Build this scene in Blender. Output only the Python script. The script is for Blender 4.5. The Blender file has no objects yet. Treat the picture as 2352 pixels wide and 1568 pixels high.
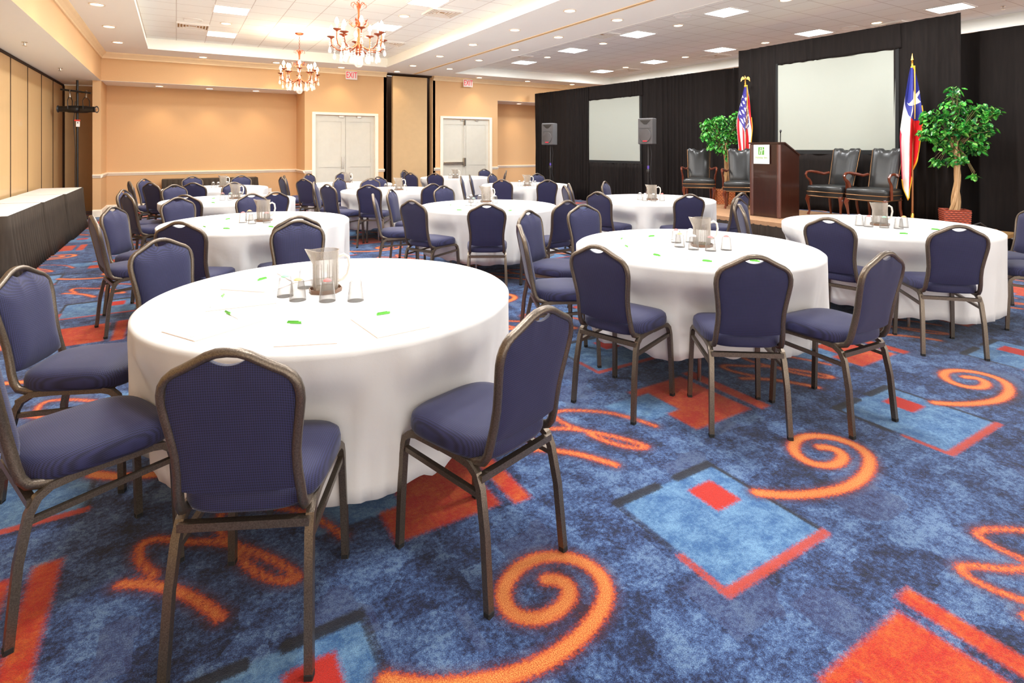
import bpy, math, random
import numpy as np
from mathutils import Vector, Matrix
sc = bpy.context.scene
COL = sc.collection
random.seed(7)
PI = math.pi
# ------------------------------------------------------------------ camera
F, CX, HY, EYE = 1280.0, 1176.0, 341.0, 1.5
YAW = math.radians(31.06)
cam_d = bpy.data.cameras.new('camera'); cam = bpy.data.objects.new('camera', cam_d); COL.objects.link(cam)
cam.location = (0, 0, EYE); cam.rotation_euler = (PI/2, 0, -YAW)
cam_d.sensor_width = 36.0; cam_d.lens = 36.0*F/2352.0
cam_d.shift_y = -(784.0-HY)/2352.0
cam_d.clip_start = 0.05; cam_d.clip_end = 100
sc.camera = cam
# ------------------------------------------------------------------ world, exposure
w = bpy.data.worlds.new('world'); sc.world = w; w.use_nodes = True
w.node_tree.nodes['Background'].inputs[0].default_value = (1.0, 0.955, 0.90, 1)
w.node_tree.nodes['Background'].inputs[1].default_value = 1.6
sc.view_settings.view_transform = 'Standard'; sc.view_settings.look = 'None'
sc.view_settings.exposure = 0.92; sc.view_settings.gamma = 1.0; sc.view_settings.use_curve_mapping = False
sc.cycles.max_bounces = 12; sc.cycles.diffuse_bounces = 8; sc.cycles.transparent_max_bounces = 16
PANEL_W, SPOT_W, WASH_W, BULB_W = 37.0, 12.0, 16.0, 3.0

FW = (math.sin(YAW), math.cos(YAW)); RT = (math.cos(YAW), -math.sin(YAW))
def at(x, y, z):
    'world point seen at pixel x, y on the level z'
    d = F*(EYE-z)/(y-HY); l = (x-CX)/F*d
    return (d*FW[0]+l*RT[0], d*FW[1]+l*RT[1])
def onX(x, y, X):
    'Y and z of the pixel on the plane X = const'
    l = (x-CX)/F; d = X/(FW[0]+l*RT[0])
    return (d*(FW[1]+l*RT[1]), EYE-(y-HY)/F*d)

# ------------------------------------------------------------------ materials
def s2l(c): return tuple(((v/12.92) if v <= .04045 else ((v+.055)/1.055)**2.4) for v in [x/255 for x in c])
class NT:
    def __init__(s, name):
        s.m = bpy.data.materials.new(name); s.m.use_nodes = True; s.t = s.m.node_tree
        s.b = s.t.nodes['Principled BSDF']; s.out = s.t.nodes['Material Output']
    def n(s, typ, **kw):
        nd = s.t.nodes.new(typ)
        for k, v in kw.items(): setattr(nd, k, v)
        return nd
    def l(s, a, b): s.t.links.new(a, b)
    def setin(s, sock, v):
        if isinstance(v, bpy.types.NodeSocket): s.l(v, sock)
        elif isinstance(v, (tuple, list)) and len(v) == 3 and sock.type == 'RGBA': sock.default_value = (*v, 1)
        else: sock.default_value = v
    def math(s, op, a, b=0.0, c=0.0, clamp=False):
        nd = s.n('ShaderNodeMath', operation=op); nd.use_clamp = clamp
        for i, v in enumerate((a, b, c)): s.setin(nd.inputs[i], v)
        return nd.outputs[0]
    def mix(s, f, a, b, blend='MIX'):
        nd = s.n('ShaderNodeMix', data_type='RGBA', blend_type=blend)
        s.setin(nd.inputs[0], f); s.setin(nd.inputs[6], a); s.setin(nd.inputs[7], b)
        return nd.outputs[2]
    def noise(s, scale, vec=None, detail=2.0, rough=.5, out=0):
        nd = s.n('ShaderNodeTexNoise'); nd.inputs['Scale'].default_value = scale
        nd.inputs['Detail'].default_value = detail; nd.inputs['Roughness'].default_value = rough
        if vec is not None: s.l(vec, nd.inputs['Vector'])
        return nd.outputs[out]
    def obj(s): return s.n('ShaderNodeTexCoord').outputs['Object']
    def xyz(s, v):
        nd = s.n('ShaderNodeSeparateXYZ'); s.l(v, nd.inputs[0]); return nd.outputs
    def scale(s, v, k):
        nd = s.n('ShaderNodeVectorMath', operation='MULTIPLY'); s.l(v, nd.inputs[0]); nd.inputs[1].default_value = k; return nd.outputs[0]
    def ramp(s, f, lo, hi):
        nd = s.n('ShaderNodeMapRange'); nd.interpolation_type = 'SMOOTHSTEP'
        s.setin(nd.inputs[0], f); nd.inputs[1].default_value = lo; nd.inputs[2].default_value = hi
        nd.inputs[3].default_value = 0; nd.inputs[4].default_value = 1
        return nd.outputs[0]
    def bump(s, h, strength=.3, dist=.01):
        nd = s.n('ShaderNodeBump'); nd.inputs['Strength'].default_value = strength; nd.inputs['Distance'].default_value = dist
        s.l(h, nd.inputs['Height']); s.l(nd.outputs[0], s.b.inputs['Normal'])
    def fin(s, col=None, rough=.6, metal=0.0, **kw):
        if col is not None: s.setin(s.b.inputs['Base Color'], col)
        s.setin(s.b.inputs['Roughness'], rough); s.setin(s.b.inputs['Metallic'], metal)
        for k, v in kw.items(): s.setin(s.b.inputs[k.replace('_', ' ')], v)
        return s.m
def plain(name, rgb, rough=.6, metal=0.0, var=.06, scale=8.0, **kw):
    t = NT(name); c = s2l(rgb)
    f = t.noise(scale, t.obj(), 3)
    col = t.mix(f, tuple(v*(1-var) for v in c), tuple(min(1, v*(1+var)) for v in c))
    return t.fin(col, rough, metal, **kw)
M = {}
M['wall'] = plain('peach_wall_vinyl', (216, 174, 126), .75, scale=60, var=.05)
M['wall_tan'] = plain('tan_wall', (174, 135, 90), .8)
M['trim_wall'] = plain('cream_crown_paint', (250, 224, 182), .55)
M['trim'] = plain('white_trim_paint', (245, 234, 215), .45)
M['door'] = plain('white_door_paint', (208, 204, 190), .4)
M['ceil'] = plain('plaster_ceiling', (248, 249, 243), .9, var=.01)
M['black'] = plain('black_metal', (24, 22, 22), .4)
M['blackplastic'] = plain('black_plastic', (46, 45, 46), .55)
M['speaker'] = plain('grey_speaker_plastic', (84, 82, 83), .5)
M['grille'] = plain('speaker_grille', (84, 80, 80), .6, scale=300, var=.3)
M['steel'] = plain('brushed_steel', (190, 182, 170), .25, 1.0)
M['chrome'] = plain('chrome', (220, 215, 208), .12, 1.0)
M['gold'] = plain('gold', (226, 180, 90), .25, 1.0)
M['fringe'] = plain('gold_fringe', (245, 170, 40), .7, scale=200, var=.3)
M['copper'] = plain('copper_bronze', (150, 74, 42), .4, .7)
M['white'] = plain('white_plastic', (240, 238, 234), .5)
M['paper'] = plain('white_paper', (250, 250, 250), .8, var=.01)
M['board'] = plain('pad_backing_card', (206, 186, 172), .8)
M['ink'] = plain('grey_ink', (150, 156, 150), .8)
M['green'] = plain('green_plastic', (92, 178, 60), .35)
M['lime'] = plain('lime_green_ink', (160, 205, 80), .6)
M['leafgreen'] = plain('leaf_green_ink', (110, 185, 80), .6)
M['penbody'] = plain('clear_white_pen_plastic', (232, 232, 230), .3)
M['orange'] = plain('orange_cap', (250, 178, 120), .7)
M['red'] = plain('red_cap', (236, 120, 116), .7)
M['mint'] = plain('green_cap', (150, 222, 168), .7)
M['screen'] = plain('projection_screen_fabric', (164, 168, 158), .8, var=.01)
M['rubber'] = plain('black_rubber', (20, 20, 20), .8)
M['coaster'] = plain('brown_tray', (120, 88, 66), .4)
M['purple'] = plain('purple_tape', (90, 70, 160), .6)
M['redtape'] = plain('red_tape', (225, 60, 45), .6)
M['darkvoid'] = plain('dark_joint_and_pocket_shade', (62, 42, 28), .95)  # dark partition joints and track; in the panel pocket, shade put into the colour
M['soil'] = plain('bark_mulch', (70, 50, 34), .95, var=.4, scale=60)
def m_frame():
    t = NT('hammered_bronze_frame'); o = t.obj()
    f = t.noise(260, o, 2)
    c = t.mix(f, s2l((62, 54, 47)), s2l((134, 120, 105)))
    t.bump(f, .25, .002)
    return t.fin(c, .36, .75)
M['frame'] = m_frame()
def m_fabric():
    t = NT('navy_woven_fabric'); o = t.obj(); x, y, z = t.xyz(o)
    a = t.math('ADD', y, z); k = 500.0
    p = t.math('SINE', t.math('MULTIPLY', t.math('ADD', x, a), k)); q = t.math('SINE', t.math('MULTIPLY', t.math('SUBTRACT', x, a), k))
    d = t.math('MULTIPLY', p, q)
    f = t.ramp(d, -.35, .5)
    n = t.noise(14, o, 2)
    c1 = t.mix(n, s2l((35, 37, 76)), s2l((44, 44, 85)))
    c = t.mix(f, c1, s2l((20, 18, 44)))
    t.bump(f, .15, .002)
    m = t.fin(c, .75); t.b.inputs['Sheen Weight'].default_value = .12; t.b.inputs['Sheen Roughness'].default_value = .4
    return m
M['fabric'] = m_fabric()
def m_linen():
    t = NT('white_tablecloth_linen'); o = t.obj()
    f = t.noise(5, o, 4); g = t.noise(500, o, 1)
    c = t.mix(f, s2l((212, 210, 206)), s2l((222, 220, 216)))
    h = t.math('ADD', t.math('MULTIPLY', f, 1.0), t.math('MULTIPLY', g, .05)); t.bump(h, .25, .02)
    return t.fin(c, .85)
M['linen'] = m_linen()
def m_drape(name, c1, c2):
    t = NT(name); o = t.obj(); f = t.noise(30, t.scale(o, (1, 1, .1)), 2)
    c = t.mix(f, s2l(c1), s2l(c2)); m = t.fin(c, .9); t.b.inputs['Specular IOR Level'].default_value = .25; return m
M['drape'] = m_drape('black_drape_cloth', (15, 11, 10), (34, 27, 24))
M['skirt'] = m_drape('black_table_skirt', (46, 39, 33), (72, 62, 53))
def m_tiles():
    t = NT('acoustic_ceiling_tile'); o = t.obj(); x, y, z = t.xyz(o)
    def line(v, off):
        m = t.math('FRACT', t.math('DIVIDE', t.math('SUBTRACT', v, off), .54))
        dd = t.math('MINIMUM', m, t.math('SUBTRACT', 1.0, m))
        return t.ramp(dd, .006, .016)
    g = t.math('MULTIPLY', line(x, 0.0), line(y, .29))
    f = t.noise(120, o, 3)
    base = t.mix(f, s2l((240, 241, 236)), s2l((249, 250, 245)))
    return t.fin(t.mix(g, s2l((206, 198, 190)), base), .9)
M['tile'] = m_tiles()
def m_wood(name, a, b, rough=.3, sc_=(1, 1, .12)):
    t = NT(name); o = t.obj(); f = t.noise(26, t.scale(o, sc_), 4, .6)
    return t.fin(t.mix(f, s2l(a), s2l(b)), rough, Coat_Weight=.3)
M['lectern'] = m_wood('dark_walnut', (36, 16, 10), (64, 32, 22), .28)
M['mahogany'] = m_wood('mahogany', (70, 30, 18), (128, 62, 40), .18)
M['stage'] = m_wood('stage_carpet_brown', (150, 112, 80), (182, 142, 104), .85, (1, 1, 1))
M['step'] = m_wood('brown_step_board', (126, 92, 52), (158, 122, 72), .6, (.2, 1, 1))
M['pole'] = m_wood('flag_pole_oak', (140, 84, 40), (176, 112, 60), .3)
M['bark'] = m_wood('pale_bark', (150, 112, 72), (196, 160, 112), .8, (3, 3, .3))
M['twig'] = plain('twig', (110, 96, 60), .8)
M['leather'] = plain('black_leather', (40, 41, 41), .3, scale=40, var=.15)
M['nail'] = plain('brass_nailheads', (150, 112, 76), .35, .8)
def m_basket(name, a, b):
    t = NT(name); o = t.obj(); x, y, z = t.xyz(o)
    r = t.math('MULTIPLY', z, 2*PI/.028)
    wv = t.math('SINE', r); s = t.math('SINE', t.math('ADD', t.math('MULTIPLY', t.math('ADD', x, y), 120.0), t.math('MULTIPLY', t.math('FLOOR', t.math('DIVIDE', z, .028)), PI)))
    h = t.math('ADD', t.math('MULTIPLY', wv, .6), t.math('MULTIPLY', s, .4))
    f = t.ramp(h, -.8, .8); n = t.noise(50, o, 2); f2 = t.math('MULTIPLY', f, t.math('ADD', .5, n))
    t.bump(f, .6, .01)
    return t.fin(t.mix(f2, s2l(a), s2l(b)), .6)
M['basket_red'] = m_basket('red_woven_wicker', (98, 34, 18), (196, 92, 66))
M['basket_tan'] = m_basket('tan_woven_wicker', (150, 66, 22), (244, 160, 100))
def m_leaf():
    t = NT('ficus_leaf'); oi = t.n('ShaderNodeTexCoord').outputs['Object']
    f = t.noise(9, oi, 1); g = t.noise(30, oi, 0)
    c = t.mix(t.ramp(f, .35, .65), s2l((20, 92, 44)), s2l((62, 158, 52)))
    c = t.mix(t.ramp(g, .5, .75), c, s2l((140, 196, 96)))
    return t.fin(c, .3)
M['leaf'] = m_leaf()
def emis(name, rgb, k):
    t = NT(name); t.b.inputs['Base Color'].default_value = (*[v*.8 for v in s2l(rgb)], 1)
    t.b.inputs['Emission Color'].default_value = (*s2l(rgb), 1); t.b.inputs['Emission Strength'].default_value = k
    return t.m
M['panel'] = emis('fluorescent_lens', (246, 252, 255), 7.0)
M['lens'] = emis('downlight_lens', (255, 232, 200), 5.0)
M['bulb'] = emis('candle_bulb', (255, 236, 205), 30.0)
M['exit'] = emis('exit_sign_face', (232, 220, 212), .12)
M['exitred'] = emis('exit_sign_red', (226, 20, 48), .25)
def m_glass(name, rgb, alpha=.35, rough=.05):
    'thin clear tableware: mostly see-through, glossy'
    t = NT(name)
    t.setin(t.b.inputs['Base Color'], s2l(rgb)); t.b.inputs['Roughness'].default_value = rough
    t.b.inputs['IOR'].default_value = 1.45
    lw = t.n('ShaderNodeLayerWeight'); lw.inputs[0].default_value = .35
    f = t.math('ADD', alpha*.3, t.math('MULTIPLY', lw.outputs['Facing'], alpha), clamp=True)
    t.l(f, t.b.inputs['Alpha']); return t.m
M['glass'] = m_glass('clear_tumbler_glass', (132, 126, 120), .7)
M['acrylic'] = m_glass('clear_acrylic_pitcher', (170, 160, 148), .85)
M['handle'] = plain('cloudy_acrylic_handle', (214, 206, 196), .12)
M['crystal'] = m_glass('chandelier_crystal', (250, 240, 232), .7)

# ------------------------------------------------------------------ mesh building
class MB:
    def __init__(s): s.v = []; s.f = []; s.mi = []; s.cur = 0
    def add(s, vs, fs):
        o = len(s.v); s.v += [tuple(p) for p in vs]
        for f in fs: s.f.append([i+o for i in f]); s.mi.append(s.cur)
        return s
    def box(s, x0, x1, y0, y1, z0, z1):
        v = [(x, y, z) for z in (z0, z1) for y in (y0, y1) for x in (x0, x1)]
        return s.add(v, [(0, 2, 3, 1), (4, 5, 7, 6), (0, 1, 5, 4), (2, 6, 7, 3), (0, 4, 6, 2), (1, 3, 7, 5)])
    def bbox(s, x0, x1, y0, y1, z0, z1, r=.01):
        'box with chamfered vertical and top edges'
        r = min(r, (x1-x0)/2.1, (y1-y0)/2.1, (z1-z0)/2.1)
        def ring(i, z): return [(x0+i+r, y0+i, z), (x1-i-r, y0+i, z), (x1-i, y0+i+r, z), (x1-i, y1-i-r, z), (x1-i-r, y1-i, z), (x0+i+r, y1-i, z), (x0+i, y1-i-r, z), (x0+i, y0+i+r, z)]
        rs = [ring(r*.5, z0), ring(0, z0+r*.5), ring(0, z1-r*.7), ring(r*.7, z1)]
        return s.loft(rs, cap=True)
    def loft(s, rings, cap=True, closed=True):
        n = len(rings[0]); vs = [p for r in rings for p in r]; fs = []
        for i in range(len(rings)-1):
            for j in range(n if closed else n-1):
                a = i*n+j; b = i*n+(j+1) % n
                fs.append((a, b, b+n, a+n))
        if cap: fs.append(tuple(range(n))[::-1]); fs.append(tuple((len(rings)-1)*n+j for j in range(n)))
        return s.add(vs, fs)
    def lathe(s, prof, cx=0, cy=0, n=20, cap=True):
        return s.loft([[(cx+r*math.cos(2*PI*j/n), cy+r*math.sin(2*PI*j/n), z) for j in range(n)] for r, z in prof], cap)
    def sweep(s, path, prof, scales=None, cap=True, closed=False, up=None):
        P = [Vector(p) for p in path]; n = len(P); rings = []
        tang = []
        for i in range(n):
            a = P[(i-1) % n] if (closed or i > 0) else P[i]; b = P[(i+1) % n] if (closed or i < n-1) else P[i]
            tang.append((b-a).normalized())
        ref = Vector(up) if up else (Vector((0, 0, 1)) if abs(tang[0].z) < .9 else Vector((1, 0, 0)))
        nrm = (ref-tang[0]*ref.dot(tang[0])).normalized()
        for i in range(n):
            t = tang[i]; nrm = nrm-t*nrm.dot(t)
            if nrm.length < 1e-6: nrm = t.orthogonal()
            nrm.normalize(); bi = t.cross(nrm); k = scales[i] if scales else 1
            rings.append([tuple(P[i]+nrm*(v*k)+bi*(u*k)) for u, v in prof])
        if closed: rings.append(rings[0]); cap = False
        return s.loft(rings, cap)
    def tube(s, path, r, n=8, scales=None, cap=True, closed=False):
        return s.sweep(path, [(r*math.cos(2*PI*j/n), r*math.sin(2*PI*j/n)) for j in range(n)], scales, cap, closed)
    def ball(s, c, r, n=12, m=8, sz=1.0):
        rings = [[(c[0]+r*math.sin(PI*i/m)*math.cos(2*PI*j/n), c[1]+r*math.sin(PI*i/m)*math.sin(2*PI*j/n), c[2]-r*sz*math.cos(PI*i/m)) for j in range(n)] for i in range(1, m)]
        return s.loft(rings, True)
    def prism(s, poly, y0, y1, axis='y'):
        'polygon in x,z pushed along y (axis y) or in x,y along z'
        n = len(poly)
        if axis == 'y': vs = [(x, y0, z) for x, z in poly]+[(x, y1, z) for x, z in poly]
        elif axis == 'x': vs = [(y0, x, z) for x, z in poly]+[(y1, x, z) for x, z in poly]
        else: vs = [(x, y, y0) for x, y in poly]+[(x, y, y1) for x, y in poly]
        fs = [tuple(range(n)), tuple(range(2*n-1, n-1, -1))]+[(i, n+i, n+(i+1) % n, (i+1) % n) for i in range(n)]
        return s.add(vs, fs)
    def grid(s, fn, nu, nv):
        vs = [fn(i/nu, j/nv) for j in range(nv+1) for i in range(nu+1)]
        fs = [(j*(nu+1)+i, j*(nu+1)+i+1, (j+1)*(nu+1)+i+1, (j+1)*(nu+1)+i) for j in range(nv) for i in range(nu)]
        return s.add(vs, fs)
    def xf(s, mat, start=0):
        for i in range(start, len(s.v)): s.v[i] = tuple(mat @ Vector(s.v[i]))
        return s
    def build(s, name, mats, parent=None, smooth=False, angle=.7, mods=None):
        me = bpy.data.meshes.new(name); me.from_pydata(s.v, [], s.f)
        mats = mats if isinstance(mats, (list, tuple)) else [mats]
        for m in mats: me.materials.append(m)
        if len(mats) > 1: me.polygons.foreach_set('material_index', s.mi)
        import bmesh
        bm = bmesh.new(); bm.from_mesh(me); bmesh.ops.recalc_face_normals(bm, faces=bm.faces)
        if smooth:
            for f in bm.faces: f.smooth = True
            for e in bm.edges:
                if len(e.link_faces) == 2 and e.calc_face_angle(0) > angle: e.smooth = False
        bm.to_mesh(me); bm.free()
        o = bpy.data.objects.new(name, me); COL.objects.link(o)
        if parent: o.parent = parent
        return o
def tag(o, label, cat=None, group=None, kind=None):
    if label: o['label'] = label
    if cat: o['category'] = cat
    if group: o['group'] = group
    if kind: o['kind'] = kind
    return o
def empty(name, loc=(0, 0, 0), rz=0.0):
    o = bpy.data.objects.new(name, None); COL.objects.link(o); o.location = loc; o.rotation_euler = (0, 0, rz)
    o.empty_display_size = .1
    return o
def struct(o, label=None):
    o['kind'] = 'structure'
    if label: o['label'] = label
    return o
KIDS = {}
def kids(o): return [c for c in bpy.data.objects if c.parent is o]
def snap(o):
    'remember the children once so copies are quick'
    KIDS[o.name] = [(c, [(g, []) for g in kids(c)]) for c in kids(o)]
def dup(o, loc, rz, label, group=None, cat=None):
    c = o.copy(); COL.objects.link(c); c.location = loc; c.rotation_euler = (0, 0, rz)
    c['label'] = label
    if group: c['group'] = group
    for ch, gs in KIDS[o.name]:
        k = ch.copy(); COL.objects.link(k); k.parent = c
        for g, _ in gs:
            q = g.copy(); COL.objects.link(q); q.parent = k
    return c
def text_mesh(body, size, mat, name, parent, M4, extrude=.001, align='CENTER'):
    cu = bpy.data.curves.new(name, 'FONT'); cu.body = body; cu.size = size; cu.extrude = extrude
    cu.align_x = align; cu.align_y = 'CENTER'
    tmp = bpy.data.objects.new('tmp', cu); COL.objects.link(tmp)
    dg = bpy.context.evaluated_depsgraph_get(); dg.update()
    me = bpy.data.meshes.new_from_object(tmp.evaluated_get(dg)); bpy.data.objects.remove(tmp); bpy.data.curves.remove(cu)
    me.transform(M4); me.materials.clear(); me.materials.append(mat)
    o = bpy.data.objects.new(name, me); COL.objects.link(o); o.parent = parent
    return o
ORD = ['first', 'second', 'third', 'fourth', 'fifth', 'sixth', 'seventh', 'eighth', 'ninth', 'tenth']

# ------------------------------------------------------------------ the room
YB, YN, CL, CH = 15.15, 16.3, 3.62, 3.85       # door wall, niche back, low ceiling, coffer ceiling
Y0 = -3.0                                       # the hall goes on behind the camera
# floor: a fine grid that carries distances to the carpet motifs
def carpet():
    xs = np.arange(-2.6, 13.41, .022)
    ys = np.concatenate([np.arange(Y0, -.4, .2), np.arange(-.4, 6, .02), np.arange(6, 9, .03), np.arange(9, 16.75, .05)])
    X, Y = np.meshgrid(xs, ys); nx, ny = len(xs), len(ys)
    co = np.zeros((nx*ny, 3)); co[:, 0] = X.ravel(); co[:, 1] = Y.ravel()
    idx = np.arange(nx*ny).reshape(ny, nx)
    q = np.stack([idx[:-1, :-1], idx[:-1, 1:], idx[1:, 1:], idx[1:, :-1]], -1).reshape(-1, 4)
    me = bpy.data.meshes.new('floor'); me.vertices.add(nx*ny); me.vertices.foreach_set('co', co.ravel())
    me.loops.add(q.size); me.loops.foreach_set('vertex_index', q.ravel().astype(np.int32))
    me.polygons.add(len(q)); me.polygons.foreach_set('loop_start', np.arange(0, q.size, 4, dtype=np.int32)); me.polygons.foreach_set('loop_total', np.full(len(q), 4, dtype=np.int32))
    me.update()
    PX, PY = 1.665, 1.665
    wy, wx = 1.09, 1.42
    k = np.floor((co[:, 1]-wy)/PY); py = co[:, 1]-k*PY
    px = co[:, 0]+k*PX*.5; px = px-np.floor((px-wx)/PX)*PX
    def poly(pts, wd):
        d = np.full(len(px), 9.0)
        for (a, b), (c, e) in zip(pts[:-1], pts[1:]):
            vx, vy = c-a, e-b; L = vx*vx+vy*vy+1e-9
            t = np.clip(((px-a)*vx+(py-b)*vy)/L, 0, 1)
            d = np.minimum(d, np.hypot(px-a-t*vx, py-b-t*vy))
        return d-wd
    def rect(x0, x1, y0, y1):
        return np.maximum(np.abs(px-(x0+x1)/2)-(x1-x0)/2, np.abs(py-(y0+y1)/2)-(y1-y0)/2)
    def smooth(p, n=4):
        'catmull-rom'
        r = []; p = [p[0]]+p+[p[-1]]
        for i in range(1, len(p)-2):
            for j in range(n):
                t = j/n; a, b, c, d = p[i-1], p[i], p[i+1], p[i+2]
                r.append(tuple(.5*((2*b[m])+(-a[m]+c[m])*t+(2*a[m]-5*b[m]+4*c[m]-d[m])*t*t+(-a[m]+3*b[m]-3*c[m]+d[m])*t**3) for m in (0, 1)))
        r.append(p[-2]); return r
    spiral = [(2.17, 1.53), (2.27, 1.45), (2.41, 1.385), (2.55, 1.35), (2.70, 1.355), (2.83, 1.395), (2.905, 1.445), (2.94, 1.515), (2.93, 1.595), (2.88, 1.66), (2.80, 1.70), (2.71, 1.695), (2.63, 1.65), (2.595, 1.59), (2.60, 1.53), (2.65, 1.485), (2.715, 1.475), (2.785, 1.495), (2.815, 1.54), (2.80, 1.58), (2.77, 1.60)]
    l1 = [(1.50, 2.34), (1.58, 2.29), (1.68, 2.19), (1.75, 2.08), (1.785, 2.01)]
    l2 = [(1.70, 2.46), (1.80, 2.40), (1.90, 2.29), (1.98, 2.17), (2.03, 2.06), (1.99, 2.06), (1.93, 2.12), (1.88, 2.22), (1.86, 2.30)]
    l2b = [(1.60, 2.33), (1.55, 2.44), (1.55, 2.53), (1.60, 2.54), (1.70, 2.46)]
    l3 = [(2.22, 2.18), (2.18, 2.29), (2.11, 2.42), (2.0, 2.52), (1.89, 2.585), (1.83, 2.585), (1.81, 2.51), (1.83, 2.41), (1.87, 2.32)]
    d_or = np.minimum.reduce([poly(smooth(spiral, 3), .030), poly(smooth(l1, 3), .022), poly(smooth(l2, 3), .018), poly(smooth(l2b, 3), .018), poly(smooth(l3, 3), .016)])
    light = np.minimum(rect(1.605, 2.17, 1.24, 1.785), rect(2.13, 2.48, 2.24, 2.50))
    red = np.maximum(rect(2.38, 2.84, 2.04, 2.57), -rect(2.0, 2.48, 2.25, 2.50))
    bar = rect(2.89, 2.975, 2.01, 2.60)
    box_ = rect(1.92, 2.07, 1.535, 1.70)
    blk = np.minimum.reduce([rect(1.575, 1.85, 1.765, 1.815), rect(1.93, 2.19, 1.765, 1.815), rect(2.165, 2.19, 1.25, 1.79), rect(1.578, 1.60, 1.48, 1.79)])
    rln = np.minimum(rect(1.58, 2.19, 1.215, 1.255), rect(1.575, 1.607, 1.22, 1.45))
    for nm, a in (('d_orange', np.minimum(d_or, 1)), ('d_light', light), ('d_red', np.minimum(red, bar)), ('d_box', box_), ('d_black', blk), ('d_redline', rln)):
        at_ = me.attributes.new(nm, 'FLOAT', 'POINT'); at_.data.foreach_set('value', np.clip(a, -.3, .3).astype(np.float32))
    t = NT('patterned_carpet'); o = t.obj()
    def A(n): nd = t.n('ShaderNodeAttribute'); nd.attribute_name = n; return nd.outputs['Fac']
    fuzz = t.noise(90, o, 3, .7); fine = t.noise(300, o, 2, .7)
    jit = t.math('ADD', t.math('MULTIPLY', t.math('SUBTRACT', fuzz, .5), .05), t.math('MULTIPLY', t.math('SUBTRACT', fine, .5), .03))
    def mask(n, soft=.012, add=0.0, k=1.0):
        d = t.math('ADD', A(n), t.math('MULTIPLY', jit, k)); return t.math('SUBTRACT', 1.0, t.ramp(t.math('ADD', d, add), -soft, soft))
    big = t.noise(2.2, o, 3, .6); mid = t.noise(11, o, 4, .7); sm = t.noise(60, o, 3, .75)
    vor = t.n('ShaderNodeTexVoronoi'); vor.distance = 'CHEBYCHEV'; vor.inputs['Scale'].default_value = 4.2; vor.inputs['Randomness'].default_value = .75; t.l(o, vor.inputs['Vector'])
    vx = t.xyz(vor.outputs['Color'])[0]
    v = t.math('ADD', t.math('ADD', t.math('MULTIPLY', big, .35), t.math('MULTIPLY', mid, .75)), t.math('MULTIPLY', sm, .75))
    v = t.math('ADD', v, t.math('MULTIPLY', fine, .35))
    v = t.math('ADD', v, t.math('MULTIPLY', vx, .16))
    f = t.ramp(v, .88, 1.42)
    cr = t.n('ShaderNodeValToRGB'); e = cr.color_ramp; e.elements[0].position = 0; e.elements[0].color = (*s2l((14, 21, 39)), 1)
    e.elements[1].position = 1; e.elements[1].color = (*s2l((108, 137, 173)), 1)
    for p, c in ((.3, (32, 46, 84)), (.55, (53, 77, 123)), (.78, (75, 103, 149))): q_ = e.elements.new(p); q_.color = (*s2l(c), 1)
    t.l(f, cr.inputs[0]); col = cr.outputs[0]
    plum = t.math('MULTIPLY', t.ramp(vx, .86, .88), t.math('ADD', .2, t.math('MULTIPLY', mid, .8)))
    col = t.mix(t.math('MULTIPLY', plum, .7), col, s2l((49, 42, 79)))
    lt = t.mix(t.ramp(t.math('ADD', t.math('MULTIPLY', mid, .7), t.math('MULTIPLY', sm, .5)), .45, .8), s2l((56, 101, 153)), s2l((119, 161, 197)))
    col = t.mix(mask('d_light', .012, 0, .6), col, lt)
    bl = t.mix(fine, s2l((12, 12, 16)), s2l((40, 39, 44)))
    col = t.mix(t.math('MULTIPLY', mask('d_black', .008, 0, .5), .92), col, bl)
    rd = t.mix(t.ramp(t.math('ADD', t.math('MULTIPLY', mid, .6), t.math('MULTIPLY', sm, .5)), .42, .8), s2l((191, 36, 16)), s2l((215, 105, 34)))
    col = t.mix(mask('d_red', .016, 0, .9), col, rd)
    col = t.mix(mask('d_box', .012, 0, .9), col, s2l((195, 42, 26)))
    col = t.mix(t.math('MULTIPLY', mask('d_redline', .01, 0, .8), .9), col, s2l((195, 66, 37)))
    dark = mask('d_orange', .03, -.018, 1.0); col = t.mix(t.math('MULTIPLY', dark, .7), col, s2l((89, 40, 37)))
    halo = mask('d_orange', .012, 0, 1.1); col = t.mix(halo, col, t.mix(t.ramp(fine, .3, .7), s2l((182, 40, 18)), s2l((232, 89, 31))))
    core = mask('d_orange', .012, .009, .8); col = t.mix(t.math('MULTIPLY', core, .9), col, t.mix(t.ramp(fine, .35, .7), s2l((228, 102, 33)), s2l((237, 176, 96))))
    speck = t.ramp(fine, .25, .75); col = t.mix(t.math('MULTIPLY', t.math('SUBTRACT', 1.0, speck), .55), col, s2l((16, 14, 24)))
    t.bump(t.math('ADD', fine, sm), .5, .006)
    m = t.fin(col, .95); t.b.inputs['Sheen Weight'].default_value = .15
    t.b.inputs['Specular IOR Level'].default_value = .15
    me.materials.append(m)
    fl = bpy.data.objects.new('floor', me); COL.objects.link(fl); struct(fl, 'blue carpet with orange swirls, red blocks and light blue squares')
carpet()

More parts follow.
